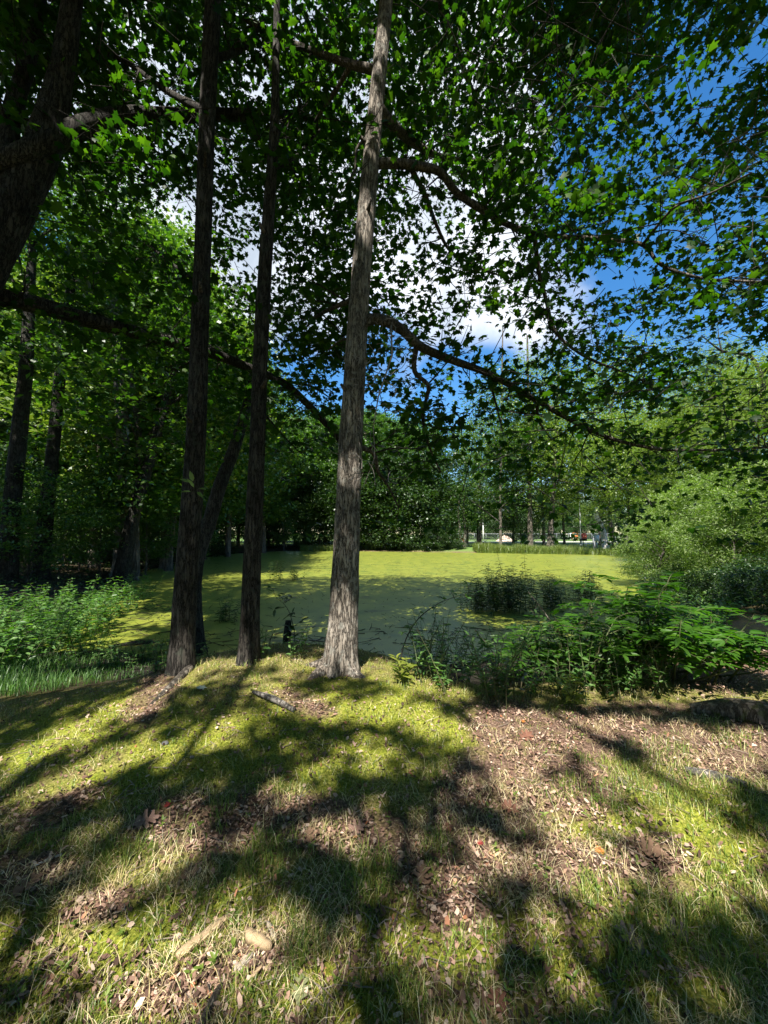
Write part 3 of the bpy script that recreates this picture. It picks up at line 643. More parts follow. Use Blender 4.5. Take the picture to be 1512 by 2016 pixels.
for key, Q, r in LIMBQ:
    tw = TREES[key]['leaf']; tw.slot = 1
    for k in range(int(len(Q)*.06*5)):
        i = random.randrange(len(Q)//8, len(Q)); d = nrm(rng.normal(0, 1, 3)*(1, 1, .8)+np.array([0, 0, -.15])); ln = random.uniform(.25, .8); r0 = min(.013, r[i]*.5)
        P = [Q[i]]
        for q_ in range(5): d = nrm(d+rng.normal(0, .22, 3)); P.append(P[-1]+d*ln/5)
        tw.tube(P, np.linspace(r0, .003, 6), 5, cap=False)
        for q_ in range(2): b_ = P[2+q_]; e_ = nrm(d+rng.normal(0, .6, 3)); tw.tube([b_, b_+e_*ln*.25, b_+e_*ln*.45+rng.normal(0, .03, 3)], [r0*.5, .004, .002], 4, cap=False); 
        if random.random() < .6: leafP[key].append(P[-1]); leafP[key].append(P[3])
    tw.slot = 0
for T in BEAMS:
    fx, fy, _ = proj(T); key = 'A' if fx < 300 else ('C' if fx < 560 else 'D')
    for k in range(3): leafP[key].append(T + rng.normal(0, .17, 3))
for key in 'ABCD':
    C = np.array(leafP[key])
    fill_clusters(key, C, NCL, .17, LEAF)
    # a twig through every third cluster
    tw = TREES[key]['leaf']; tw.slot = 1
    for c0 in C[::2]:
        d = nrm(rng.normal(0, 1, 3)*np.array([1, 1, .4])); ln = random.uniform(.25, .6)
        mid = c0 + rng.normal(0, .04, 3)
        tw.tube([c0-d*ln, mid, c0+d*ln*.6], [.006, .0045, .002], 4, cap=False)
# overhead canopy outside the picture: only its shade is seen
for key in 'ABCD': TREES[key]['leaf'].slot = 0
n = 46000
C = np.stack([U(-26, 24, n), U(-14, 14, n), U(9.2, 13.5, n)], 1)
C = C[fbm(C[:, 0]*.5, C[:, 1]*.5, C[:, 2]*.5) > .36]
fx, fy, ok = proj(C)
C = C[~(ok & (fx > -160) & (fx < 1680) & (fy > -110))]
def shade_for(Q, rows, dens):
    """unseen leaf sprays added up-sun to keep stretches of a trunk in shade"""
    out = []
    _, ty, _ = proj(Q)
    for a, b_ in rows:
        for p0 in Q[(ty > a) & (ty < b_)]:
            for _ in range(dens):
                z = random.uniform(max(9.6, p0[2]+3.2), max(9.6, p0[2]+3.2)+3.2); out.append(p0 + SUN*((z-p0[2])/SUN[2]) + rng.normal(0, .14, 3))
    return np.array(out)
SH_ = np.vstack([shade_for(DQ, [(292, 333), (535, 580), (603, 780), (812, 872), (962, 1004), (1070, 1160), (1198, 1250)], 3), shade_for(BQ, [(-50, 1180)], 2), shade_for(CQ, [(-50, 1180)], 2), shade_for(AQ, [(-300, 900)], 5)] + [shade_for(q_[1], [(-300, 900)], 3) for q_ in LIMBQ[:3]])
fx, fy, ok = proj(SH_); SH_ = SH_[~(ok & (fx > -60) & (fx < 1580) & (fy > -20))]
fill_clusters('D', SH_, 3, .1, .21, OVAL)  # added leaf blockers that keep sun off trunks and limbs
n = 2000; g_ = np.stack([U(-6.5, 7.5, n), U(.4, 6.6, n), np.zeros(n)], 1); F_ = g_ + SUN[None]*(U(9.4, 12.5, n)/SUN[2])[:, None]
fx, fy, ok = proj(F_); F_ = F_[~(ok & (fx > -160) & (fx < 1680) & (fy > -110))]; l_ = F_[:, 0] < -1
fill_clusters('A', F_[l_], 9, .22, .2, OVAL); fill_clusters('D', F_[~l_], 9, .22, .2, OVAL)
left = C[:, 0] + .25*C[:, 1] < -.5
fill_clusters('A', C[left], 9, .3, .21, OVAL); fill_clusters('D', C[~left], 9, .3, .21, OVAL)
# mostly unseen foliage added above the crowns to shade the near pond
n = 9500; g_ = np.stack([U(-15, 13, n), U(6.5, 19.5, n), np.zeros(n)], 1)
k = ((fbm(g_[:, 0]*.7, g_[:, 1]*.9, 2.0) > .33) | (g_[:, 1] < 12)) & (g_[:, 1] < 19.5 + 1.2*np.sin(g_[:, 0]*1.3)) & ~((g_[:, 0] > 8.5) & (g_[:, 1] > 8))
g_ = g_[k]; zz = U(12, 17, len(g_)); C = g_ + SUN[None]*(zz/SUN[2])[:, None]
fx, fy, ok = proj(C); C = C[~(ok & (fx > -60) & (fx < 1580) & (fy > 120))]
left = C[:, 0] + .25*C[:, 1] < -.5
fill_clusters('A', C[left], 9, .3, .24, OVAL); fill_clusters('D', C[~left], 9, .3, .24, OVAL)
for key in 'ABCD':
    t = TREES[key]
    t['leaf'].build('crown', [M['maple'], M['bark_dark']], t['root'], smooth=False)
dt = MB()
for s_ in range(46):
    px, py = (random.uniform(690, 790), random.uniform(600, 760)) if s_ < 26 else (random.uniform(700, 770), random.uniform(740, 960))
    P = [at(px, py, YD-random.uniform(.1, .35))]; d = nrm(rng.normal(0, 1, 3)+np.array([.2, 0, -.5]))
    for k in range(6): d = nrm(d + rng.normal(0, .45, 3)); P.append(P[-1]+d*random.uniform(.03, .08))
    dt.tube(P, np.linspace(.005, .0018, 7), 4, cap=False)
dt.tube([at(770, 640, YD-.1), at(772, 700, YD-.1), at(745, 780, YD-.15), at(735, 840, YD-.1), at(738, 900, YD-.1), at(715, 960, YD-.2)], [.012, .010, .008, .007, .005, .003], 6)
dt.build('dead_twigs', M['twig_dead'], TREES['D']['root'])

for key, Q, r, fr in (('B', BQ, Br, (.30, .46, .62)), ('C', CQ, Cr, (.35, .55)), ('D', DQ, Dr, (.33, .41, .55, .64))):
    for f in fr:
        i = int(len(Q)*f); an = random.uniform(-2.6, -.4); d = np.array([math.cos(an), math.sin(an), .35]); p0 = Q[i]+d*r[i]*.75
        mb = MB(); mb.tube([p0, p0+d*.05, p0+d*random.uniform(.09, .16)+(0, 0, .02)], [.030, .022, .014], 9, bump=lambda rr, th, z: ridged(rr, th, z)); mb.build('branch_stub', M['bark_limb'], TREES[key]['root'])
# leaning stem behind B
bE = np.array([*at(385, 1160, 7.2)[:2], 0]); bE[2] = H(bE[0], bE[1])
tE = empty('broadleaf_tree', bE, 'dark rough stem leaning right from behind the leftmost of the three trunks', 'tree')
mb = MB(); trunk_world(mb, [bE+(0, 0, -.2), at(392, 1080, 7.2), at(408, 1040, 7.3), at(432, 960, 7.5), at(462, 880, 7.8), at(486, 800, 8.1), at(505, 700, 8.4), at(515, 600, 8.6)], [.19, .145, .13, .125, .115, .10, .07, .04], 32, .05, .2, 31.0)
mb.build('trunk', M['bark_dark'], tE)
mb = MB(); C = np.array([at(random.gauss(490, 60), random.gauss(740, 80), random.uniform(7.4, 9.5)) for _ in range(170)])
P = np.repeat(C, 9, 0) + rng.normal(0, .2, (len(C)*9, 3)); Yd, Nn_ = rand_leaf_dirs(len(P), .55); mb.leaves(MAPLE, P, Yd, Nn_, U(.09, .14, len(P))); mb.build('crown', M['maple'], tE, smooth=False)

# ------------------------------------------------------------------ woodland trees built once per kind, then copied
def tree_meshes(name, h, rx, base, lobes, nleaf, lsize, leafm, barkm, r0, tmpl=DIAM, flat=.45, seed=1, lobe_r=.42, trunk_top=.8, thr=.415):
    r = np.random.default_rng(seed)
    tm, lm = MB(), MB()
    lean = r.normal(0, .25, 2)
    P = np.array([[lean[0]*(z/h)**2*2, lean[1]*(z/h)**2*2, z] for z in np.linspace(-.3, h*trunk_top, 9)]); P[2:, :2] += r.normal(0, .06*h/12, (7, 2))
    trunk_world(tm, P, np.linspace(1, .25, 9)**1.0*r0, 14, .25, .25 if base > .5 else 0, seed*3.3)
    cz = (h+base)/2; rz = (h-base)/2
    LC, LR = [], []
    for k in range(lobes):
        f = (k+.5)/lobes; ph = k*2.39996 + r.uniform(-.4, .4); zz = 1-2*f + r.uniform(-.12, .12); rr = math.sqrt(max(0, 1-min(1, abs(zz))**2))*r.uniform(.55, .85)
        c0 = np.array([math.cos(ph)*rr*rx, math.sin(ph)*rr*rx, cz + zz*rz*.85]); LC.append(c0); LR.append(rx*lobe_r*r.uniform(.7, 1.25))
        a = P[np.argmin(np.abs(P[:, 2]-max(base*.6, c0[2]-rx*.5)))]
        tm.tube([a, a*.55+c0*.45+np.array([0, 0, .05*h]), c0], [r0*.28, r0*.16, r0*.05], 6, cap=False)
    LC = np.array(LC); LR = np.array(LR)
    ncl = int(nleaf/14*1.2); wl = LR**2/np.sum(LR**2); idx = r.choice(lobes, ncl, p=wl)
    d = nrm(r.normal(0, 1, (ncl, 3))); rad_ = LR[idx]*r.uniform(.35, 1.0, ncl)**.6
    CC = LC[idx] + d*rad_[:, None]*np.array([1, 1, .8])
    CC = CC[fbm(CC[:, 0]*2.2/rx*1.6+seed, CC[:, 1]*2.2/rx*1.6, CC[:, 2]*3.2/rx*1.6) > thr]; ncl = len(CC)
    PP = np.repeat(CC, 14, 0) + r.normal(0, 1, (ncl*14, 3))*np.array([1, 1, flat])*rx*.11
    PP[:, 2] = np.maximum(PP[:, 2], .03)
    Yd, Nn_ = rand_leaf_dirs(len(PP), .6); lm.leaves(tmpl, PP, Yd, Nn_, r.uniform(.6, 1.35, len(PP))*lsize)
    return tm.mesh(name+'_trunk', barkm), lm.mesh(name+'_crown', leafm, smooth=False), leafm, barkm
KIND = {
    'tall': [tree_meshes('tall_tree', 15, 3.8, 3.0, 17, 20000, .22, M['broad'], M['bark_far'], .20, seed=s) for s in (1, 2, 3)],
    'low': [tree_meshes('low_tree', 9, 3.4, .5, 15, 17000, .19, M['dark'], M['bark_far'], .12, seed=s) for s in (4, 5)],
    'young': [tree_meshes('young_tree', 6.5, 2.2, .7, 12, 8000, .14, M['broad'], M['bark_far'], .06, seed=s, flat=.22) for s in (6, 7)],
    'shrub': [tree_meshes('shrub', 2.4, 1.6, .0, 10, 5500, .13, M['dark'], M['bark_far'], .03, seed=s, trunk_top=.5) for s in (8, 9)],
    'lime': [tree_meshes('light_tree', 14, 4.2, 3.0, 18, 20000, .20, M['lime'], M['bark_far'], .17, seed=s) for s in (10, 11)],
    'locust': [tree_meshes('locust_tree', 13, 4.0, 2.2, 20, 30000, .19, M['lime'], M['bark_far'], .15, LANCE, .3, s) for s in (12,)],
    'willow': [tree_meshes('willow_shrub', 5.0, 2.6, .2, 22, 19000, .17, M['willow'], M['bark_limb'], .09, LANCE, .45, s, .27, .7, .49) for s in (13, 14, 16)],
    'yew': [tree_meshes('round_evergreen', 7.0, 4.3, 1.2, 20, 20000, .17, M['dark'], M['bark_far'], .14, DIAM, .6, 15, .36, .4)],
}
def place(kind, px, Y, label, cat='tree', group=None, h=None, name=None, i=None, X=None, only=None):
    K = KIND[kind][(random.randrange(len(KIND[kind])) if i is None else i) % len(KIND[kind])]
    x = (px-756)/756*Y if X is None else X
    z = float(H(x, Y))
    nm = name or {'tall': 'woodland_tree', 'low': 'woodland_tree', 'young': 'young_tree', 'shrub': 'shrub', 'lime': 'light_green_tree', 'locust': 'locust_tree', 'willow': 'willow_shrub', 'yew': 'round_evergreen'}[kind]
    o = empty(nm, (x, Y, z), label, cat, group)
    H0 = {'tall': 15, 'low': 9, 'young': 6.5, 'shrub': 2.4, 'lime': 14, 'locust': 13, 'willow': 5, 'yew': 7}[kind]
    s = (h or H0*random.uniform(.85, 1.15))/H0
    o.scale = (s*random.uniform(.9, 1.1), s*random.uniform(.9, 1.1), s); o.rotation_euler.z = random.uniform(0, 6.28)
    for me, part in ((K[0], 'trunk' if kind not in ('shrub', 'willow') else 'stems'), (K[1], 'crown')):
        if only and part != only: continue
        c_ = bpy.data.objects.new(part, me); COL.objects.link(c_); c_.parent = o
    return o

# trunks of the left wood that show one by one
def wood_trunk(pts, w, label, mat, crown_c, ncl, lsize=.14, spread=(1.3, 1.3, .8), leafm='broad'):
    b0 = gp(pts[0][0], pts[0][1]); Y = pts[0][2]
    b0 = at(pts[0][0], pts[0][1], Y); b0 = np.array([b0[0], Y, float(H(b0[0], Y))])
    o = empty('woodland_tree', b0, label, 'tree', 'trunks in the wood left of the pond')
    mb = MB(); P = np.array([b0-(0, 0, .2)] + [at(*q_) for q_ in pts[1:]]); R_ = [wi/756*Y/2 for wi in w]
    trunk_world(mb, P, R_, 20, .12, .3, pts[0][0]*.1); mb.build('trunk', M[mat], o)
    mb = MB(); top = P[-1]; lb = MB()
    for k in range(7):
        a = P[-1-random.randrange(2)]; c0 = top + rng.normal(0, 1, 3)*np.array(spread)
        lb.tube([a, (a+c0)/2+(0, 0, .3), c0], [R_[-1]*.5, R_[-1]*.3, .01], 6, cap=False)
    lb.build('limbs', M[mat], o)
    C = top + np.array(crown_c) + rng.normal(0, 1, (ncl, 3))*np.array(spread)
    PP = np.repeat(C, 14, 0) + rng.normal(0, 1, (ncl*14, 3))*np.array([.35, .35, .14]); Yd, Nn_ = rand_leaf_dirs(len(PP), .55)
    mb.leaves(DIAM, PP, Yd, Nn_, U(.7, 1.3, len(PP))*lsize); mb.build('crown', M[leafm], o, smooth=False)
wood_trunk([(18, 1095, 14), (25, 980, 14), (38, 850, 14), (50, 740, 14), (58, 600, 14), (64, 480, 14)], [32, 28, 26, 23, 19, 12], 'dark straight trunk at the left edge of the wood, nearest the frame', 'bark_shaded', (0, 0, 1), 520, .13)
wood_trunk([(80, 1118, 16), (92, 1000, 16), (104, 890, 16), (116, 760, 16), (130, 640, 16), (146, 510, 16), (158, 420, 16)], [31, 24, 22, 19, 17, 14, 11], 'lichen grey trunk in the wood with a forked top', 'bark_shaded', (0, 0, .8), 480, .13, (1.6, 1.6, 1.2))
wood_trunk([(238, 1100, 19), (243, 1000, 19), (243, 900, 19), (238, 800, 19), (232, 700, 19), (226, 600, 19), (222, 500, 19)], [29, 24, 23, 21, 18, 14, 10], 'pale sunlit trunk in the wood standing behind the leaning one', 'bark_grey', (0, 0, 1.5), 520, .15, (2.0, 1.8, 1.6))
wood_trunk([(236, 1122, 17.5), (262, 1020, 17.5), (285, 940, 17.6), (305, 870, 17.8), (322, 810, 18), (342, 730, 18.2)], [30, 23, 21, 18, 15, 10], 'dark slanting trunk in the wood crossing the pale one', 'bark_shaded', (.3, 0, 1), 420, .14, (1.8, 1.6, 1.3))
wood_trunk([(160, 1085, 27), (168, 900, 27), (178, 750, 27), (186, 600, 27)], [16, 13, 11, 8], 'thin distant trunk in the wood between the lichen grey and the pale one', 'bark_shaded', (0, 0, 1), 420, .17, (2.2, 2, 1.8))
# the mass of the wood behind them
for (px, Y, k, h) in ((-60, 20, 'low', 9), (40, 24, 'tall', 15), (130, 30, 'tall', 17), (60, 33, 'low', 10), (200, 26, 'low', 9), (290, 30, 'tall', 16), (350, 38, 'tall', 18), (330, 28, 'low', 8), (420, 44, 'tall', 18),
                      (-20, 40, 'tall', 18), (110, 46, 'tall', 20), (240, 48, 'tall', 20), (300, 56, 'low', 14), (170, 58, 'low', 15), (20, 60, 'low', 15), (-120, 30, 'tall', 16), (400, 60, 'low', 14), (470, 55, 'tall', 17), (150, 38, 'low', 10), (0, 30, 'low', 9), (80, 52, 'low', 12), (260, 40, 'low', 11),
                      (185, 22, 'lime', 18), (325, 25, 'lime', 21), (255, 29, 'lime', 22), (90, 27, 'tall', 22), (280, 33, 'tall', 24), (400, 34, 'tall', 22), (450, 38, 'tall', 24), (-10, 25, 'tall', 20), (520, 46, 'tall', 22), (360, 48, 'low', 13), (430, 50, 'low', 13), (220, 36, 'low', 11), (330, 42, 'low', 12), (30, 45, 'tall', 22), (140, 62, 'tall', 24)):
    place(k, px, Y, 'tall leafy tree in the dark wood left of the pond' if k != 'low' else 'low branching tree filling the dark wood left of the pond', group='tall trees massed left of the pond' if k != 'low' else 'low trees massed left of the pond', h=h)
for (px, Y, h) in ((60, 14.5, 4.5), (160, 19.5, 4.5), (200, 17.5, 5), (330, 23, 5.5), (290, 21, 5), (130, 22, 5), (20, 18, 4.6), (380, 27, 5.5), (-40, 15, 5)):
    place('young', px, Y, 'young understorey tree with layered leaves among the trunks left of the pond', group='understorey trees left of the pond', h=h)
for (px, Y, h) in ((268, 18.4, 17), (335, 23.5, 18), (395, 30, 18)):
    place('tall', px, Y, 'tall leafy tree in the dark wood left of the pond', group='tall trees massed left of the pond', h=h)
for (x_, Y, k, h) in ((-24, -12, 'low', 11), (-17, -15, 'tall', 14), (-10, -17, 'low', 11), (-3, -18, 'tall', 14), (4, -18, 'low', 11), (11, -16, 'tall', 14), (18, -15, 'low', 11), (25, -11, 'low', 11), (-14, -20, 'low', 12), (0, -24, 'low', 12), (14, -21, 'low', 12)):  # unseen trees put in behind the camera to block sky light
    place(k, 0, Y, 'unseen leafy tree of the wood behind the viewpoint, added to block sky light', group='unseen trees added behind the viewpoint', h=h, X=x_)
# far side of the pond, left half
for (px, Y, k, h) in ((500, 56, 'tall', 21), (560, 60, 'low', 14), (610, 56, 'tall', 19), (660, 60, 'low', 14), (700, 55, 'tall', 20), (540, 74, 'tall', 26), (640, 78, 'tall', 26), (745, 60, 'tall', 21), (720, 76, 'tall', 26), (450, 75, 'low', 18), (580, 55, 'low', 11), (630, 56, 'low', 11), (680, 57, 'low', 12), (530, 55, 'low', 12), (790, 58, 'tall', 19), (850, 62, 'tall', 20), (600, 66, 'tall', 24), (670, 68, 'tall', 25), (800, 72, 'tall', 24)):
    place(k, px, Y, 'dark tree in the thick wood across the pond', group='dark trees across the pond', h=h)
for (px, Y, h) in ((775, 51.5, 14), (820, 52, 13), (860, 52.5, 13), (735, 52.5, 14), (690, 53, 13)):
    place('low', px, Y, 'dense dark tree overhanging the far edge of the pond', group='dense trees overhanging the far water edge', h=h)
place('young', 560, 50.5, 'bright layered young tree across the pond between the middle and sunlit trunks', h=7.5)
for (px, Y, h) in ((505, 53.5, 3), (530, 52.5, 2.6), (600, 53, 3.2), (720, 51.5, 3), (760, 50.8, 3), (800, 50, 2.8), (835, 49.5, 2.8), (868, 49.3, 2.6), (900, 49.3, 2.2), (445, 43, 2.4), (415, 38, 2.2)):
    place('shrub', px, Y, 'dark shrub on the far bank at the water edge', 'shrub', 'dark shrubs along the far water edge', h=h)
# open park on the right: trees with bare lower trunks
def park_tree(px, Y, pts, w, label, mat='bark_far', crown=None, ncl=0, leafm='broad', ls=.27, name='park_tree'):
    x = (px-756)/756*Y; b0 = np.array([x, Y, float(H(x, Y))])
    o = empty(name, b0, label, 'tree', None)
    mb = MB(); P = np.array([b0-(0, 0, .2)] + [at(a, b_, Y) for a, b_ in pts]); R_ = [wi/756*Y/2 for wi in w]
    trunk_world(mb, P, R_, 12, .2, .25, px*.1); 
    if ncl:
        cx0, cy0, sx, sy = crown; c0 = at(cx0, cy0, Y); sp = np.array([sx/756*Y, sx/756*Y*.8, sy/756*Y])
        C = c0 + nrm(rng.normal(0, 1, (ncl, 3)))*(rng.random((ncl, 1))**.4)*sp*1.3
        C = C[fbm(C[:, 0]*.45, C[:, 1]*.45, C[:, 2]*.6) > .40]
        for cc in C[::max(1, len(C)//14)]: 
            k = P[np.argmin(np.abs(P[:, 2]-(cc[2]-1)))]; mb.tube([k, (k+cc)/2+(0, 0, .3), cc], [.07, .05, .015], 5, cap=False)
        PP = np.repeat(C, 14, 0) + rng.normal(0, 1, (len(C)*14, 3))*np.array([.6, .6, .3]); Yd, Nn_ = rand_leaf_dirs(len(PP), .6)
        lb = MB(); lb.leaves(DIAM, PP, Yd, Nn_, U(.7, 1.3, len(PP))*ls)
        mb.build('trunk', M[mat], o); lb.build('crown', M[leafm], o, smooth=False)
    else: mb.build('trunk', M[mat], o)
    return o
park_tree(985, 51, [(985, 1000), (986, 900), (988, 760), (990, 640)], [6, 5, 5, 4, 2], 'slender pale trunk tree left of the round evergreen', crown=(985, 860, 75, 125), ncl=900)
park_tree(1043, 53, [(1043, 1000), (1042, 900), (1040, 780), (1038, 660)], [11, 8, 8, 6, 3], 'straight trunk park tree just right of the round evergreen', crown=(1045, 830, 85, 120), ncl=1000, leafm='lime')
park_tree(1082, 52, [(1086, 1020), (1090, 950), (1095, 850), (1100, 720)], [14, 10, 9, 8, 4], 'slightly leaning park tree left of the barbecue grill', crown=(1105, 850, 95, 135), ncl=1200, leafm='lime')
park_tree(1191, 46, [(1190, 1062), (1187, 1045), (1180, 1028), (1174, 1014), (1175, 1003), (1178, 992)], [14, 11, 10, 9, 8, 7, 4], 'bent pale snag with peeling bark beside the picnic tables', 'bark_snag', name='dead_snag')
park_tree(1212, 45, [(1207, 1060), (1202, 1030), (1198, 980), (1200, 900), (1205, 800)], [10, 7, 7, 6, 6, 3], 'dark curved park tree right behind the pale snag', crown=(1195, 860, 85, 120), ncl=1000, leafm='lime')
park_tree(1232, 56, [(1234, 1040), (1240, 1000), (1246, 960), (1240, 900), (1236, 820)], [11, 9, 8, 7, 6, 3], 'tree with a whitish forked upper trunk above the right shrubs', 'bark_pale', crown=(1245, 830, 90, 140), ncl=1100, leafm='lime')
place('yew', 1025, 57, 'dark round evergreen with several low stems on the park lawn', h=7.3)
for (px, Y, k, h) in ((900, 120, 'tall', 17), (940, 130, 'lime', 18), (985, 125, 'lime', 16), (1020, 135, 'tall', 18), (1060, 128, 'lime', 16), (1095, 132, 'lime', 17), (1125, 126, 'lime', 15), (1165, 130, 'lime', 18), (1195, 124, 'lime', 16), (1235, 130, 'tall', 18), (1270, 122, 'tall', 17), (860, 126, 'tall', 18), (1310, 120, 'lime', 17), (1350, 115, 'tall', 17), (1400, 110, 'tall', 17), (1460, 105, 'tall', 17),
                      (960, 150, 'low', 14), (1080, 150, 'low', 14), (1180, 150, 'low', 14), (1260, 145, 'low', 14), (870, 150, 'low', 14), (1330, 140, 'low', 13), (1020, 150, 'low', 13), (1130, 150, 'low', 13), (920, 148, 'low', 13)):
    place(k, px, Y, 'distant tree in the row beyond the fenced field', group='trees in the row beyond the field', h=h)
for px in list(range(860, 1560, 38)):
    place('low' if px % 3 else 'lime', px, random.uniform(165, 200), 'distant tree in the row beyond the fenced field', group='trees in the row beyond the field', h=random.uniform(15, 21))
for px in list(range(-60, 800, 48)):
    place('low', px, random.uniform(70, 95), 'dark tree in the thick wood across the pond' if px > 400 else 'low branching tree filling the dark wood left of the pond', group='dark trees across the pond' if px > 400 else 'low trees massed left of the pond', h=random.uniform(13, 18))
for px in range(850, 1480, 26):
    place('shrub', px, random.uniform(112, 128), 'green bush in the hedge line behind the far fence', 'bush', 'bushes in the hedge line behind the far fence', h=random.uniform(4.5, 6.5))
# right bank: bright locust-like trees and willowy shrubs
for (px, Y, k, h, lab) in ((1420, 24, 'locust', 13.5, 'feathery bright green tree on the right bank under the blue sky, nearer one'), (1500, 19, 'locust', 10, 'feathery bright green tree cut by the right edge of the photo'), (1330, 34, 'lime', 13, 'pale yellow green tree behind the willowy shrubs on the right bank'),
                           (1180, 62, 'lime', 20, 'tall yellow green tree showing between the overhanging limbs right of centre'), (1290, 50, 'lime', 17, 'broad yellow green tree far behind the right bank shrubs'), (1600, 26, 'locust', 14, 'tall feathery tree rising beyond the right edge'),
                           (1110, 66, 'lime', 19, 'yellow green tree behind the straight trunk park trees'), (1010, 70, 'lime', 22, 'yellow green tree rising behind the round evergreen'), (1070, 60, 'lime', 21, 'tall pale green tree between the two straight park trunks'), (945, 62, 'lime', 20, 'airy green tree over the picnic table left of the round evergreen'), (1240, 40, 'lime', 15, 'light green tree above the far right shore'), (940, 72, 'tall', 17, 'dark green tree behind the left end of the lawn'), (1380, 30, 'locust', 13, 'feathery bright tree standing back between the willowy shrubs and the sky'), (1480, 28, 'lime', 15, 'light green tree behind the crooked limb at the right')):
    place(k, px, Y, lab, h=h)
for (px, Y, h, lab) in ((1345, 19, 4.6, 'rounded willowy shrub at the pond side, leftmost on the right bank'), (1410, 17, 4.8, 'middle willowy shrub with bare grey stems on the right bank'), (1490, 15, 4.6, 'willowy shrub at the right edge of the photo'), (1300, 24, 4.0, 'small pale willowy shrub by the far right shore'), (1560, 13, 4.5, 'willowy shrub mostly outside the right edge'), (1395, 22, 5.6, 'taller willowy shrub at the back of the right bank thicket'), (1290, 16, 3.0, 'low willowy shrub spreading toward the water right of the compound leaved bush'), (1440, 12.5, 3.2, 'front willowy shrub half hidden by the compound leaved bush')):
    place('willow', px, Y, lab, 'shrub', h=h)
for (px, Y, h) in ((1290, 13, .9), (1380, 11.5, 1.0), (1450, 10, 1.0), (1510, 10.5, 1.2), (1420, 13, 1.2), (1490, 8.6, .9), (1350, 14.5, 1.0), (1580, 9, 1.2)):
    place('shrub', px, Y, 'low dark leafy shrub under the willowy thicket on the right', 'shrub', 'low shrubs under the right thicket', h=h)
# crooked dark stem in the right thicket
for pts, w, lab in (([(1492, 1090, 15.5), (1485, 1030, 15.5), (1470, 970, 15.4), (1452, 925, 15.3), (1440, 890, 15.2), (1425, 850, 15)], [.13, .12, .11, .09, .07, .03], 'crooked dark stem rising from the thicket near the right edge'),
                    ([(1560, 1080, 20), (1520, 860, 19), (1500, 800, 19), (1502, 750, 19), (1480, 705, 19), (1420, 690, 18.6), (1380, 660, 18.4)], [.2, .15, .12, .10, .08, .05, .02], 'dark bare forked limb tree against the bright foliage at right')):
    P = np.array([at(*q_) for q_ in pts]); P[0, 2] = H(P[0, 0], P[0, 1]) - .1
    o = empty('crooked_tree', P[0]+(0, 0, .1), lab, 'tree'); mb = MB(); trunk_world(mb, P, w, 14, .12, 0, 2.0)
    for k in range(5):
        a = P[random.randrange(2, len(P)-1)]; d = rng.normal(0, 1, 3)*(.6, .3, .5)+np.array([-.5, 0, .5]); mb.tube([a, a+d*.6+rng.normal(0, .1, 3), a+d*1.3], [.04, .025, .008], 6, cap=False)
    mb.build('trunk', M['bark_dark'], o)
    C = P[-1] + rng.normal(0, 1, (60, 3))*(.9, .7, .6); PP = np.repeat(C, 12, 0)+rng.normal(0, .22, (720, 3)); Yd, Nn_ = rand_leaf_dirs(720, .5)
    lb = MB(); lb.leaves(LANCE, PP, Yd, Nn_, U(.08, .13, 720)); lb.build('crown', M['lime'], o, smooth=False)

# ------------------------------------------------------------------ park furniture across the pond
mt_grey = plain_mat('galvanised metal', (.42, .43, .45), (.33, .34, .36), .45, .6)
mt_black = plain_mat('black iron', (.02, .02, .02), (.035, .03, .028), .6, .3)
mt_white = plain_mat('white paint', (.75, .75, .74), (.66, .66, .65), .5)
mt_red = plain_mat('red board', (.42, .10, .075), (.34, .075, .06), .6)
mt_wood = plain_mat('weathered wood', (.16, .12, .09), (.09, .07, .055), .85, bump=.3)
mt_orange = plain_mat('orange plastic', (.62, .20, .06), (.5, .15, .05), .5)
def base_at(px, Y): x = (px-756)/756*Y; return np.array([x, Y, float(H(x, Y))])
b0 = base_at(1147, 52); o = empty('barbecue_grill', b0, 'black park barbecue grill on a single post across the pond', 'grill')
mb = MB(); mb.tube([b0-(0, 0, .2), b0+(0, 0, .85)], .05, 10); mb.build('post', mt_black, o)
mb = MB(); mb.box(b0+(0, 0, .88), (.78, .5, .05)); 
for sx in (-1, 1): mb.box(b0+(sx*.37, 0, 1.02), (.04, .5, .24))
mb.box(b0+(0, .23, 1.02), (.70, .04, .24)); mb.build('firebox', mt_black, o)
mb = MB()
for k in range(8): mb.box(b0+(-.3+k*.085, -.02, 1.13), (.02, .46, .02))
mb.build('grate', mt_grey, o)
b0 = base_at(1149, 57); o = empty('notice_board', b0, 'red board with a peaked top on two posts behind the grill', 'sign')
mb = MB(); w, h0, h1 = .40, .95, 1.65
V = np.array([[-w, y_, h0] for y_ in (-.03, .03)] + [[w, y_, h0] for y_ in (-.03, .03)] + [[w, y_, h1] for y_ in (-.03, .03)] + [[.18, y_, h1+.25] for y_ in (-.03, .03)] + [[-.18, y_, h1+.25] for y_ in (-.03, .03)] + [[-w, y_, h1] for y_ in (-.03, .03)])+b0
mb.add(V, [np.array([[0,2,4,6,8,10]]), np.array([[11,9,7,5,3,1]]), np.array([[0,1,3,2],[2,3,5,4],[4,5,7,6],[6,7,9,8],[8,9,11,10],[10,11,1,0]])]); mb.build('board', mt_red, o, smooth=False)
for sx in (-.3, .3):
    mb = MB(); mb.box(b0+(sx, .09, .55), (.08, .08, 1.5)); mb.build('post', mt_white, o, smooth=False)
b0 = base_at(1168, 43); o = empty('wooden_post', b0, 'grey square post standing on the far bank left of the pale snag', 'post')
mb = MB(); mb.box(b0+(0, 0, .8), (.20, .20, 1.9)); mb.build('shaft', plain_mat('grey wood', (.20, .21, .22), (.14, .15, .16), .8, bump=.2), o, smooth=False)
mb = MB(); mb.box(b0+(0, 0, 1.78), (.26, .26, .05)); mb.build('cap', mt_grey, o, smooth=False)
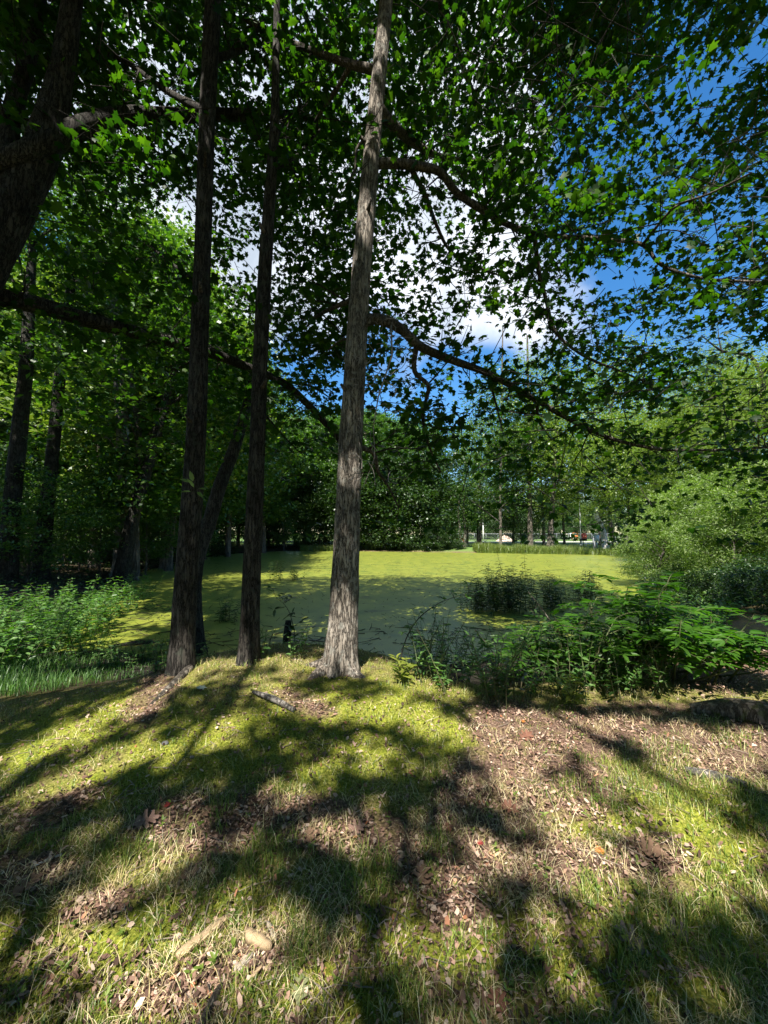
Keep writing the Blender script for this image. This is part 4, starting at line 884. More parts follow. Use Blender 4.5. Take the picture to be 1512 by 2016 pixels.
b0 = base_at(1173.5, 47); o = empty('info_box', b0, 'pale blue white box on a stand behind the grey post', 'box')
mb = MB(); mb.box(b0+(0, 0, 1.25), (.52, .3, .72)); mb.build('cabinet', plain_mat('pale box', (.62, .70, .76), (.55, .63, .70), .4), o, smooth=False)
mb = MB(); mb.box(b0+(0, 0, 1.635), (.58, .36, .05)); mb.build('lid', mt_white, o, smooth=False)
mb = MB(); mb.box(b0+(0, 0, .4), (.1, .1, 1.0)); mb.build('stand', mt_grey, o, smooth=False)
def picnic(px, Y, rz, lab):
    b0 = base_at(px, Y); o = empty('picnic_table', b0, lab, 'table', 'picnic tables on the park lawn')
    cr, sr = math.cos(rz), math.sin(rz)
    def w_(x, y, z): return b0 + np.array([x*cr-y*sr, x*sr+y*cr, z])
    mb = MB()
    for k in range(5): mb.box(w_(0, -.3+k*.15, .75), (1.9, .14, .045), rz)
    mb.build('table_top', mt_wood, o, smooth=False)
    for sy in (-1, 1):
        mb = MB(); mb.box(w_(0, sy*.66, .45), (1.9, .26, .045), rz); mb.build('bench_seat', mt_wood, o, smooth=False)
    for sx in (-.65, .65):
        mb = MB(); mb.tube([w_(sx, -.7, 0), w_(sx, -.25, .72)], .045, 6); mb.tube([w_(sx, .7, 0), w_(sx, .25, .72)], .045, 6); mb.box(w_(sx, 0, .40), (.05, 1.55, .09), rz); mb.build('leg_frame', mt_wood, o, smooth=False)
picnic(1183, 52, .2, 'dark picnic table partly hidden by the pale snag'); picnic(1211, 55, -.1, 'dark picnic table right of the pale snag'); picnic(945, 58, .1, 'dark picnic table on the lawn left of the round evergreen')
def pole(px, Y, h, lab, r=.07):
    b0 = base_at(px, Y); o = empty('light_pole', b0, lab, 'pole')
    mb = MB(); mb.tube([b0-(0, 0, .1), b0+(0, 0, h*.5), b0+(0, 0, h)], [r, r*.85, r*.65], 12); mb.build('shaft', plain_mat('white pole', (.72, .72, .70), (.62, .62, .60), .5), o)
    mb = MB(); mb.tube([b0+(0, 0, h-.1), b0+(.5, -.1, h+.1)], [.03, .03], 6); mb.box(b0+(.75, -.1, h+.12), (.5, .2, .1)); mb.build('lamp_head', mt_grey, o, smooth=False)
    mb = MB(); mb.tube([b0-(0, 0, .05), b0+(0, 0, .12)], .16, 12); mb.build('base_plate', mt_grey, o)
pole(1142, 60, 7.4, 'tall white light pole beside the red board', .10); pole(951, 88, 4.6, 'short white pole by the fence left of the round evergreen', .12)
# chain link fence
fy = 98; o = empty('chain_link_fence', base_at(1040, fy), 'long grey chain link fence along the far side of the field', 'fence')
rl = MB(); x0, x1 = 14, 62; zf = lambda x: float(H(x, fy))
rl.tube([(x, fy, zf(x)+1.75) for x in np.linspace(x0, x1, 20)], .035, 6); rl.tube([(x, fy, zf(x)+.1) for x in np.linspace(x0, x1, 20)], .02, 6); rl.build('rail', mt_grey, o)
for x in np.arange(x0, x1+.1, 3.0):
    mb = MB(); mb.tube([(x, fy+.06, zf(x)-.1), (x, fy+.06, zf(x)+1.85)], .045, 8); mb.build('post', mt_grey, o)
nt_ = MB()
for x in np.arange(x0, x1, .22):
    for s_ in (-1, 1):
        a = max(x0, min(x1, x)); b1 = a+s_*1.6
        if x0 <= b1 <= x1: nt_.tube([(a, fy-.05, zf(a)+.12), (b1, fy-.05, zf(b1)+1.72)], .011, 3, cap=False)
nt_.build('mesh', plain_mat('fence wire', (.10, .11, .12), (.07, .08, .085), .5, .5), o)
# sand heap, orange play equipment, digger-like orange shape at the left end of the field
b0 = base_at(994, 92); mb = MB(); xs = np.linspace(-1, 1, 24); X_, Y_ = np.meshgrid(xs, xs); R2 = np.hypot(X_, Y_)
Z_ = np.clip(1-R2, 0, 1)*1.7*(1+.25*(fbm(X_*3+4, Y_*3)-.5)) - .1
i, j = np.meshgrid(np.arange(23), np.arange(23)); q = (j*24+i).ravel()
mb.add(np.stack([X_*2.4, Y_*2, Z_], -1).reshape(-1, 3)+b0, np.stack([q, q+1, q+25, q+24], 1)); so_ = mb.build('sand_heap', plain_mat('pink sand', (.52, .38, .30), (.42, .30, .23), .95)); tag(so_, 'pale pinkish heap of sand by the far fence', 'sand heap')
def play(px, Y, lab, w, h, m_):
    b0 = base_at(px, Y); o = empty('play_structure', b0, lab, 'play equipment')
    for sx in (-1, 1):
        mb = MB(); mb.tube([b0+(sx*w/2, 0, 0), b0+(sx*w/2, 0, h)], .06, 8); mb.build('upright', m_, o)
    mb = MB(); mb.box(b0+(0, 0, h*.45), (w-.12, .7, .10)); mb.build('deck', mt_wood, o, smooth=False)
    mb = MB(); n_ = 9; a = np.linspace(0, math.pi, n_)
    V = np.concatenate([[b0+(math.cos(t)*w/2*1.05, y_, h+math.sin(t)*w*.3) for t in a] for y_ in (-.4, .4)]); mb.add(V, np.array([[k, k+1, n_+k+1, n_+k] for k in range(n_-1)])); mb.build('canopy', m_, o)
    mb = MB(); mb.box(b0+(0, .02, h*.72), (w-.14, .05, h*.25)); mb.build('panel', m_, o, smooth=False)
play(1131, 96, 'small orange arched play structure by the far fence', 1.4, 1.6, mt_orange); play(1125, 94.5, 'small pale play post frame left of the orange arch', .7, 1.7, mt_white); play(893, 66, 'orange play structure glimpsed behind trunks left of the lawn', 3.2, 1.3, mt_orange)
# thin trunks in front of it
for px, Y, w in ((904, 50.2, .16), (914, 51, .22), (919, 54, .18), (889, 53, .16)):
    b0 = base_at(px, Y); o = empty('thin_tree', b0, 'thin dark trunk at the right end of the dense trees across the pond', 'tree', 'thin trunks at the right end of the dense trees')
    mb = MB(); trunk_world(mb, [b0-(0, 0, .2), b0+(.1, 0, 2), b0+(-.1, 0, 5), b0+(.2, 0, 8)], [w, w*.8, w*.65, w*.3], 10, .3, .2, px); mb.build('trunk', M['bark_far'], o)
    C = b0 + np.array([0, 0, 6]) + rng.normal(0, 1, (110, 3))*(1.2, 1.2, 1.6); PP = np.repeat(C, 12, 0)+rng.normal(0, .4, (1320, 3)); Yd, Nn_ = rand_leaf_dirs(1320, .6)
    lb = MB(); lb.leaves(DIAM, PP, Yd, Nn_, U(.14, .24, 1320)); lb.build('crown', M['broad'], o, smooth=False)

# ------------------------------------------------------------------ grasses, reeds and undergrowth
def blades(mb, P, length, width, lean, az=None, a=None, curl=.6):
    n = len(P); az = U(0, 2*math.pi, n) if az is None else az
    d = np.stack([np.cos(az), np.sin(az), np.zeros(n)], 1); s_ = np.stack([-np.sin(az), np.cos(az), np.zeros(n)], 1)
    length = np.broadcast_to(length, (n,))[:, None]; width = np.broadcast_to(width, (n,))[:, None]; lean = np.broadcast_to(lean, (n,))[:, None]
    up = np.array([[0, 0, 1.0]])
    m1 = P + length*.5*(np.cos(lean*.6)*up + np.sin(lean*.6)*d); tip = m1 + length*.5*(np.cos(lean*(1+curl))*up + np.sin(lean*(1+curl))*d)
    V = np.stack([P-s_*width/2, P+s_*width/2, m1+s_*width*.42, m1-s_*width*.42, tip], 1).reshape(-1, 3)
    k = (np.arange(n)*5)[:, None]
    mb.add(V, [k+np.array([[0, 1, 2, 3]]), k+np.array([[3, 2, 4]])], np.repeat(rng.random(n) if a is None else a, 5))
def fore_points(n, y0=.95, y1=6.2, pw=1.5):
    t = rng.random(n*2); Y = (y0**(1-pw) + t*(y1**(1-pw)-y0**(1-pw)))**(1/(1-pw))
    X = U(-1, 1, n*2)*(Y*1.12+.4); keep = (Y < edge_y(X)+.35); X, Y = X[keep][:n], Y[keep][:n]
    P = np.stack([X, Y, H(X, Y)], 1); px, py, _ = proj(P)
    return P, px, py
# short grass
P, px, py = fore_points(150000)
lit_, mos = blobs(px, py, LITTER), blobs(px, py, MOSS)
clump = fbm(P[:, 0]*5, P[:, 1]*5); clump2 = fbm(P[:, 0]*1.3+40, P[:, 1]*1.3)
TUFTS = [(440, 1600, 30, 45), (560, 1570, 35, 25), (860, 1530, 45, 30), (720, 1960, 120, 80), (930, 1900, 60, 70), (1180, 1560, 120, 40), (1400, 1600, 120, 70), (720, 1720, 60, 60), (250, 1690, 60, 30), (1120, 1760, 70, 40), (900, 1330, 160, 40), (800, 1320, 120, 20), (480, 1320, 100, 20),
         (1350, 1880, 160, 90), (860, 1690, 30, 50), (520, 1690, 40, 40), (1450, 1430, 60, 40), (1290, 1500, 100, 40), (640, 1900, 80, 60)]
tuf = blobs(px, py, TUFTS)
w = (.22 + .9*sstep(.45, .68, clump))*(.5+.9*clump2)*(1-.85*lit_)*(1-.35*mos) + .8*tuf*sstep(.35, .6, clump)
k = rng.random(len(P)) < w
g = MB(); Pk = P[k]; tk = tuf[k]; n = len(Pk)
blades(g, Pk, U(.025, .065, n)*(1+1.1*tk*rng.random(n)), U(.0022, .0042, n), U(.15, 1.1, n))
tag(g.build('grass', M.setdefault('grass', leaf_mat('grass blade', [(0, (.06, .12, .016)), (.5, (.15, .225, .030)), (.85, (.28, .32, .055)), (1, (.42, .38, .15))], trans=.3, tint=(1.2, 1.3, .5)))), 'short green grass growing in tufts on the bank', 'grass', kind='stuff')
# moss: dense very short pile
P, px, py = fore_points(150000, pw=1.3)
mos = blobs(px, py, MOSS); lit_ = blobs(px, py, LITTER); n1_ = fbm(P[:, 0]*3, P[:, 1]*3)
k = rng.random(len(P)) < (.25+.75*mos)*(1-.9*lit_)*sstep(.35, .55, n1_)
g = MB(); Pk = P[k]; n = len(Pk); blades(g, Pk, U(.012, .03, n), U(.003, .005, n), U(.2, 1.2, n))
tag(g.build('moss', leaf_mat('moss pile', [(0, (.07, .095, .009)), (.5, (.23, .24, .022)), (1, (.45, .43, .09))], trans=.2, tint=(1, 1, .6))), 'yellow green moss covering the mound', 'moss', kind='stuff')
# dry straw
P, px, py = fore_points(90000)
k = rng.random(len(P)) < (.15 + .85*sstep(.42, .62, fbm(P[:, 0]*3.1, P[:, 1]*3.1+8)))*(1-.75*blobs(px, py, MOSS))*.85
g = MB(); Pk = P[k]; Pk[:, 2] += U(.002, .02, len(Pk)); n = len(Pk); blades(g, Pk, U(.02, .11, n), U(.0013, .0026, n), U(1.1, 1.5, n), curl=.03)
tag(g.build('dry_grass', var_mat('straw', [(0, (.22, .16, .07)), (.5, (.52, .42, .21)), (1, (.76, .68, .42))], .7, trans=.15)), 'dry straw coloured grass lying on the ground', 'grass', kind='stuff')
# leaf litter
P, px, py = fore_points(150000, pw=1.3)
lit_ = blobs(px, py, LITTER); k = rng.random(len(P)) < .06 + .16*sstep(.4, .6, fbm(P[:, 0]*1.7+9, P[:, 1]*1.7)) + .78*lit_*sstep(.34, .62, fbm(P[:, 0]*6, P[:, 1]*6))
g = MB(); Pk = P[k]; Pk[:, 2] += U(.003, .02, len(Pk)); n = len(Pk); Yd, Nn_ = rand_leaf_dirs(n, .5); h_ = n//2; sz_ = U(.008, .028, n)*U(.6, 1.3, n); g.leaves(SHARD, Pk[:h_], Yd[:h_], Nn_[:h_], sz_[:h_]); g.leaves(SLIVER, Pk[h_:], Yd[h_:], Nn_[h_:], sz_[h_:]*1.4)
tag(g.build('leaf_litter', var_mat('dead leaf bits', [(0, (.035, .022, .016)), (.4, (.15, .085, .06)), (.72, (.33, .21, .155)), (.93, (.56, .43, .34)), (1, (.34, .13, .06))], .75, trans=.12), smooth=False), 'brown and pinkish crumbled leaf litter', 'leaf litter', kind='stuff')
# twig bits
g = MB()
P, px, py = fore_points(900, pw=1.2)
for p0 in P:
    a = random.uniform(0, 6.28); ln = random.uniform(.04, .2); d = np.array([math.cos(a), math.sin(a), 0]); q_ = p0+(0, 0, .012)
    g.tube([q_, q_+d*ln*.5+rng.normal(0, .006, 3), q_+d*ln+rng.normal(0, .008, 3)], [.003, .0025, .0015], 4, cap=False, a=random.random())
tag(g.build('twig_litter', var_mat('twig bits', [(0, (.06, .045, .035)), (1, (.30, .25, .20))])), 'small broken twigs scattered over the ground', 'twigs', kind='stuff')
# little broad leaved seedlings
g = MB(); P, px, py = fore_points(520, pw=1.1)
for p0 in P:
    if fbm(p0[0]*1.5, p0[1]*1.5) < .42: continue
    n = random.randint(3, 7); az = U(0, 6.28, n); el = U(.1, .7, n); Yd = np.stack([np.cos(az)*np.cos(el), np.sin(az)*np.cos(el), np.sin(el)], 1); Nn_ = nrm(np.array([0, 0, 1.0])+rng.normal(0, .2, (n, 3)))
    hh = U(.01, .05, n); g.leaves(OVAL, p0+np.stack([hh*0, hh*0, hh], 1), Yd, Nn_, U(.014, .036, n))
tag(g.build('ground_weeds', M['lime'], smooth=False), 'small broad leaved seedlings dotted through the grass', 'weeds', kind='stuff')
# pond edge: dark rotting debris and sprouts
g = MB()
for _ in range(1500):
    x, y = random.uniform(-8, 9), random.uniform(5.5, 13); d_ = float(pond_sd(x, y))
    if not -2.2 < d_ < 1.4 or y < float(edge_y(x))+.4: continue
    z = max(float(H(x, y)), ZW)+.01; a = random.uniform(0, 6.28); ln = random.uniform(.08, .5)*(1 if random.random() < .85 else 2.2); dd = np.array([math.cos(a), math.sin(a), random.uniform(-.02, .1)])
    g.tube([(x, y, z), np.array([x, y, z])+dd*ln*.5+rng.normal(0, .015, 3), np.array([x, y, z])+dd*ln], [.008, .006, .003], 4, cap=False, a=random.random())
for _ in range(3600):
    x, y = random.uniform(-14, 18), random.uniform(7, 40)
    if float(pond_sd(x, y)) > -.5 or random.random() < (y-8)/40: continue
    a = random.uniform(0, 6.28); ln = random.uniform(.03, .22); dd = np.array([math.cos(a), math.sin(a), random.uniform(0, .7)]); q_ = np.array([x, y, ZW])
    g.tube([q_, q_+dd*ln], [.006, .003], 3, cap=False, a=random.random())
tag(g.build('pond_debris', var_mat('wet debris', [(0, (.008, .007, .005)), (1, (.05, .04, .03))], .7)), 'dark twigs and debris lying in the duckweed', 'debris', kind='stuff')
# tall bank grass across the pond
g = MB(); n = 16000
t = rng.random(n); X = 11 + t*14.5; Yb = np.interp(X, [5, 16, 22.5, 25], [47.5, 43.5, 41, 37.5])
Y = Yb + U(.2, 2.6, n); P = np.stack([X, Y, H(X, Y)-.05], 1)
k = (np.abs(X-21.8) > 1.6) | (rng.random(n) < .3); P = P[k]; n = len(P)
blades(g, P, U(.5, 1.15, n)*(.7+.6*fbm(P[:, 0]*.8, 3)), U(.02, .04, n), U(.05, .6, n))
X = U(-11, -6.2, 2600); Y = 50.3 + U(.0, 1.5, 2600); P = np.stack([X, Y, H(X, Y)], 1); blades(g, P, U(.4, .9, 2600), U(.02, .04, 2600), U(.05, .6, 2600))
tag(g.build('bank_grass', M['reed']), 'tall yellow green grass along the far water edge', 'grass', kind='stuff')
# low dark bushes at the far right shore
for px, Y, h in ((1135, 42.5, .7), (1152, 42, .75), (1180, 41.5, .75), (1205, 41, .85), (1225, 40, 1.0)):
    place('shrub', px, Y, 'low dark bush at the far shore in front of the picnic tables', 'shrub', 'low bushes at the far right shore', h=h)

def shoot(st, lv, base, h, lean, n, ll, tmpl=OVAL, r=.006, droop=.3, a0=None, pairs=True, start=.25, width=1.0):
    """one leafy stem"""
    az = random.uniform(0, 6.28) if a0 is None else a0
    d = np.array([math.cos(az)*lean, math.sin(az)*lean, 1.0])
    P = np.array([base + d*h*t + np.array([math.cos(az), math.sin(az), 0])*lean*h*.5*t*t + rng.normal(0, .012*h, 3)*t for t in np.linspace(0, 1, 6)])
    st.tube(P, np.linspace(r, r*.35, 6), 5, cap=False)
    tt = np.linspace(start, 1, n); pos = np.stack([np.interp(tt, np.linspace(0, 1, 6), P[:, k]) for k in range(3)], 1)
    if pairs: pos = np.repeat(pos, 2, 0); n2 = 2*n
    else: n2 = n
    an = np.arange(n)*2.4 + random.uniform(0, 6); an = np.stack([an, an+math.pi], 1).ravel() if pairs else an
    an = an + rng.normal(0, .3, n2); up = U(.0, .7, n2)-droop*.5
    Yd = np.stack([np.cos(an), np.sin(an), up], 1); Nn_ = nrm(np.array([0, 0, 1.0]) + rng.normal(0, .25, (n2, 3)) + .0*Yd)
    sz = ll*U(.7, 1.15, n2)*(1-.35*np.abs(np.linspace(-.6, 1, n2)))
    lv.leaves(tmpl, pos, Yd, Nn_, sz)
def plant(name, label, base, shoots, leafm='weed', group=None, cat='plant', stemm='stem'):
    o = empty(name, base, label, cat, group); st, lv = MB(), MB()
    for s_ in shoots:
        st = MB(); shoot(st, lv, np.asarray(base)+np.array([*s_.pop('off', (0, 0)), 0]), **s_); st.build('stem', M[stemm], o)
    lv.build('foliage', M[leafm], o, smooth=False); return o
# sunlit weeds on the left bank
st, lv = MB(), MB()
for _ in range(620):
    px, py = random.uniform(-60, 300), random.uniform(1165, 1345)
    if py < 1240 - (px)*.15 + 0 and px < 0: pass
    # the patch follows the shore: from (290,1160) down to the left edge
    top = np.interp(px, [-60, 60, 170, 290], [1240, 1215, 1190, 1165]); bot = np.interp(px, [-60, 60, 180, 300], [1345, 1320, 1270, 1190])
    if not top < py < bot: continue
    b0 = gp(px, py)
    shoot(st, lv, b0, random.uniform(.35, .95), random.uniform(.05, .5), random.randint(7, 12), random.uniform(.11, .20), OVAL, .006)
o = st.build('weed_stems', M['stem']); tag(o, 'stems of the leafy weeds on the left bank', 'weeds', kind='stuff')
o2 = lv.build('leafy_weeds', M['weed'], smooth=False); tag(o2, 'bright leafy weeds crowding the left bank of the pond', 'weeds', kind='stuff'); o.parent = o2; del o['category']
# grasses at the left edge
g = MB(); px = U(-60, 335, 6500); py = U(1272, 1372, 6500); k = (py > 1300-.08*px) & (py < 1380-px*.19); P = ground_px(px[k], py[k]); n = len(P)
blades(g, P, U(.10, .34, n)*np.clip(1.1-px[k]/330, .3, 1), U(.004, .009, n), U(.1, 1.0, n)); tag(g.build('long_grass', M['weed']), 'long bright grass below the weeds at the left edge', 'grass', kind='stuff')
# forest floor plants under the left wood
st, lv = MB(), MB(); n = 5200
X = U(-34, -7, n); Y = U(9, 40, n); k = (pond_sd(X, Y) > .4); X, Y = X[k], Y[k]; P = np.stack([X, Y, H(X, Y)+U(.02, .45, len(X))], 1)
P = np.repeat(P, 4, 0) + rng.normal(0, .16, (len(P)*4, 3))*(1, 1, .4); Yd, Nn_ = rand_leaf_dirs(len(P), .4); lv.leaves(OVAL, P, Yd, Nn_, U(.08, .17, len(P)))
tag(lv.build('forest_undergrowth', M['dark'], smooth=False), 'low dark undergrowth on the floor of the left wood', 'undergrowth', kind='stuff')
lv = MB(); n = 5200; X = U(4.2, 20, n); Y = U(5.5, 19, n); k = (pond_sd(X, Y) > .3) & (Y > edge_y(X)*1.0+.3) & (fbm(X*.8, Y*.8) > .36); P = np.stack([X[k], Y[k], H(X[k], Y[k])], 1)
P = np.repeat(P, 5, 0); P = P + rng.normal(0, .13, P.shape)*(1, 1, 0) + np.stack([0*P[:, 0], 0*P[:, 0], U(.03, .42, len(P))], 1); Yd, Nn_ = rand_leaf_dirs(len(P), .4); lv.leaves(OVAL, P, Yd, Nn_, U(.07, .16, len(P)))
tag(lv.build('bank_undergrowth', M['weed'], smooth=False), 'knee high green undergrowth on the right bank below the willowy shrubs', 'undergrowth', kind='stuff')
# fallen leaves on the wood's floor
g = MB(); n = 9000; X = U(-34, -6.5, n); Y = U(8, 40, n); k = pond_sd(X, Y) > .3; P = np.stack([X[k], Y[k], H(X[k], Y[k])+.01], 1); Yd, Nn_ = rand_leaf_dirs(len(P), .3); g.leaves(SHARD, P, Yd, Nn_, U(.06, .13, len(P)))
tag(g.build('forest_litter', var_mat('wood floor leaves', [(0, (.03, .022, .016)), (1, (.16, .11, .075))]), smooth=False), 'dead leaves on the floor of the left wood', 'leaf litter', kind='stuff')

# plants standing in the pond
def clump(px, py, lab, n, h, spread, ll, tmpl=LANCE, leafm='dark', lean=.25, name='water_plant', group=None):
    b0 = gp(px, py); d = pix_dir(px, py); t = (ZW-EYE)/d[2]; b0 = np.array([d[0]*t, d[1]*t, ZW-.02]) if b0[2] < ZW+.08 else b0
    return plant(name, lab, b0, [dict(off=tuple(rng.normal(0, spread, 2)), h=h*random.uniform(.55, 1.0), lean=random.uniform(.02, lean), n=random.randint(8, 13), ll=ll*random.uniform(.8, 1.2), tmpl=tmpl, r=.007, droop=.5, start=.12) for _ in range(n)], leafm, group)
clump(545, 1143, 'leafy plant standing in the pond between the middle and sunlit trunks, taller of the two', 9, 1.05, .22, .24)
clump(578, 1142, 'leafy plant standing in the pond between the middle and sunlit trunks, shorter of the two', 7, .75, .2, .22)
clump(452, 1222, 'leafy plant standing in the pond just left of the slim middle trunk', 10, .62, .14, .16)
clump(1000, 1203, 'large dark leafy bush standing in the pond right of centre', 60, 1.35, .42, .22)
clump(945, 1200, 'dark leafy clump at the left side of the pond bush', 30, .95, .26, .2)
clump(1085, 1195, 'dark leafy clump with upright tips right of the pond bush', 30, 1.1, .28, .2)
clump(1150, 1180, 'dark leafy clump in the pond behind the compound leaved bush', 26, 1.0, .36, .2)
b0 = gp(1035, 1203); d = pix_dir(1035, 1203); t = (ZW-EYE)/d[2]; b0 = np.array([d[0]*t, d[1]*t, ZW])
plant('water_plant', 'tall thin shoot with drooping dark leaves rising above the pond bush', b0, [dict(off=(0, 0), h=1.7, lean=.05, n=9, ll=.17, tmpl=LANCE, r=.008, droop=.8, start=.55), dict(off=(-.45, .1), h=1.75, lean=.12, n=5, ll=.13, tmpl=LANCE, r=.007, droop=.6, start=.6, a0=3.0)], 'dark')
plant('water_plant', 'small sprig in the duckweed beside the left shore', gp(540, 1225)*0+np.array([*at(505, 1150, 17)[:2], ZW]), [dict(h=.5, lean=.2, n=5, ll=.14, tmpl=LANCE) for _ in range(4)], 'dark')

# compound leaved bush on the right
def compound(st, lv, base, d, ln, nl, ll):
    d = nrm(np.asarray(d, float)); side = nrm(np.cross(d, (0, 0, 1.0)))
    T = np.linspace(0, 1, 7)[:, None]; P = base + d*ln*T + np.array([0, 0, -.35*ln])*T**2
    st.tube(P, np.linspace(.006, .002, 7), 4, cap=False)
    t = np.linspace(.22, 1, nl); pos = np.stack([np.interp(t, T[:, 0], P[:, k]) for k in range(3)], 1); tang = nrm(np.gradient(P, axis=0))[-1]
    pos2 = np.repeat(pos, 2, 0); sg = np.tile([1., -1.], nl)[:, None]
    Yd = sg*side*1.0 + d*.75 + np.array([0, 0, -.25]); Yd = np.vstack([Yd, tang]); pos2 = np.vstack([pos2, P[-1]])
    Nn_ = nrm(np.array([0, 0, 1.0])+rng.normal(0, .22, (len(pos2), 3)))
    lv.leaves(LEAFLET, pos2, Yd + rng.normal(0, .12, Yd.shape), Nn_, ll*U(.8, 1.15, len(pos2)), np.clip(rng.normal(random.uniform(.3, .7), .15, len(pos2)), 0, 1))
LEAFLET = (np.array([[0,0,0],[.13,.2,.03],[.17,.5,.04],[.1,.8,.0],[0,1,-.08],[-.1,.8,0],[-.17,.5,.04],[-.13,.2,.03]]), [np.array([[0,1,2,3],[0,3,4,4]])[:1], np.array([[0,3,4],[0,4,5]]), np.array([[0,5,6,7]])])
def compound_bush(base, stems, label):
    o = empty('compound_leaf_bush', base, label, 'bush'); st, lv = MB(), MB()
    for (off, top, nlv, ln) in stems:
        b1 = np.asarray(base)+np.array(off); tp = b1+np.array(top); mid = (b1+tp)/2 + rng.normal(0, .04, 3)
        st.tube([b1, mid, tp], [.014, .010, .005], 6)
        for k in range(nlv):
            f = .35+.65*(k+1)/nlv; p0 = b1*(1-f)+tp*f; az = k*2.4+random.uniform(-.4, .4)
            compound(st, lv, p0, (math.cos(az), math.sin(az), random.uniform(.1, .7)), ln*random.uniform(.75, 1.1), random.randint(5, 7), random.uniform(.11, .16))
    st.build('stems', M['stem'], o); lv.build('foliage', M['compound'], o, smooth=False)
bR = np.array([2.75, 4.7, float(H(2.75, 4.7))])
compound_bush(bR, [((random.uniform(-.5, .6), random.uniform(-.35, .5), 0), (random.uniform(-.5, .5), random.uniform(-.45, .3), random.uniform(.55, 1.25)), 9, .5) for _ in range(15)], 'large glossy green bush with compound leaves at the right of the pond')
bR3 = np.array([1.75, 5.0, float(H(1.75, 5.0))])
compound_bush(bR3, [((random.uniform(-.3, .5), random.uniform(-.2, .3), 0), (random.uniform(-.3, .3), random.uniform(-.3, .2), random.uniform(.4, .8)), 8, .4) for _ in range(6)], 'smaller compound leaved bush on the mud in front of the pond bush')
bR2 = np.array([3.55, 4.6, float(H(3.55, 4.6))])
compound_bush(bR2, [((random.uniform(-.3, .4), random.uniform(-.3, .3), 0), (random.uniform(-.2, .7), random.uniform(-.5, .1), random.uniform(.35, .85)), 8, .5) for _ in range(8)], 'compound leaved bush with sprays drooping right over the dry leaves')
# mixed plants along the bank's edge between trunk and bush
SH = [(800, 1345, .30, 'yellowish', 'pale yellow green shoot on the mound edge right of the sunlit trunk'), (1130, 1400, .30, 'yellowish', 'yellow green palmate shoot at the edge of the dry leaves'), (1100, 1370, .42, 'weed', 'bright shoot with long drooping leaves in front of the pond bush'),
      (1215, 1330, .40, 'yellowish', 'pale leafed arching shoot under the compound leaved bush'), (870, 1340, .45, 'weed', 'leafy sapling on the dark mud just right of the mound'), (930, 1350, .40, 'weed', 'small leafy sapling second right of the mound')]
for px, py, h, mm, lab in SH:
    b0 = gp(px, py); plant('leafy_shoot', lab, b0, [dict(off=tuple(rng.normal(0, .05, 2)), h=h*random.uniform(.7, 1), lean=random.uniform(.1, .4), n=random.randint(5, 8), ll=random.uniform(.10, .15), tmpl=OVAL if mm == 'weed' else LEAFLET) for _ in range(3)], mm)
for _ in range(150):
    px = random.uniform(815, 1430); py = np.interp(px, [840, 900, 1000, 1150, 1300, 1420], [1345, 1375, 1395, 1390, 1370, 1300]) - random.uniform(0, 85)
    b0 = gp(px, py); plant('leafy_shoot', 'dark green leafy shoot in the tangle along the bank under the compound leaved bush', b0, [dict(off=tuple(rng.normal(0, .06, 2)), h=random.uniform(.2, .75), lean=random.uniform(.1, .5), n=random.randint(5, 8), ll=random.uniform(.06, .13), tmpl=random.choice([OVAL, LANCE, LEAFLET])) for _ in range(2)], random.choice(['broad', 'weed', 'weed', 'compound', 'dark']), 'leafy shoots tangled along the bank')
for q_ in range(64):
    px = random.uniform(240, 640) if q_ < 18 else random.uniform(120, 345); py = random.uniform(1290, 1308) if q_ < 18 else random.uniform(1272, 1335); b0 = gp(px, py-8)
    plant('leafy_shoot', 'small leafy sprout on the dark bank behind the mossy crest', b0, [dict(h=random.uniform(.12, .35), lean=random.uniform(.1, .4), n=4, ll=random.uniform(.06, .11)) for _ in range(2)], 'weed', 'sprouts behind the mossy crest')
# bare leaning sapling over the water
def sapling(pts, r0, lab, leaves, leafm='weed', ll=.09, name='sapling'):
    P = np.array([at(*q_) for q_ in pts]); b0 = P[0].copy(); b0[2] = H(b0[0], b0[1]); P[0] = b0
    o = empty(name, b0, lab, 'sapling'); st, lv = MB(), MB(); Q, r = resample(P, np.linspace(r0, r0*.3, len(P)), .06); st.tube(Q, r, 6)
    idx = rng.integers(len(Q)//4, len(Q), leaves)
    for k in idx:
        a = Q[k]; d = nrm(rng.normal(0, 1, 3)+(0, 0, .3)); ln = random.uniform(.05, .2); st.tube([a, a+d*ln], [.004, .002], 4, cap=False)
        n = 4; Yd, Nn_ = rand_leaf_dirs(n, .4); lv.leaves(OVAL, a+d*ln*U(.5, 1.1, n)[:, None], Yd, Nn_, U(.7, 1.2, n)*ll)
    st.build('stem', M['bark_far'], o); lv.build('foliage', M[leafm], o, smooth=False)
sapling([(788, 1345, 5.2), (795, 1270, 5.3), (822, 1220, 5.4), (860, 1190, 5.5), (925, 1166, 5.6)], .012, 'thin sapling arching right over the water beside the sunlit trunk', 16)
sapling([(1000, 1380, 4.4), (985, 1310, 4.5), (960, 1270, 4.6), (935, 1240, 4.7)], .010, 'thin upright sapling on the mud right of the mound', 22)
sapling([(1130, 1330, 5), (1100, 1250, 5.2), (1075, 1210, 5.3), (1040, 1165, 5.5)], .014, 'dark bare branching sapling leaning left in front of the pond bush', 8, 'dark')
sapling([(1140, 1330, 5), (1090, 1270, 5.2), (1045, 1200, 5.3)], .012, 'second dark leaning sapling lower beside the first at the pond bush', 6, 'dark')
sapling([(580, 1290, 6.2), (577, 1230, 6.2), (560, 1190, 6.2), (545, 1178, 6.2)], .008, 'small dark twiggy sapling in front of the pond between the middle and sunlit trunks', 12, 'dark', .13)
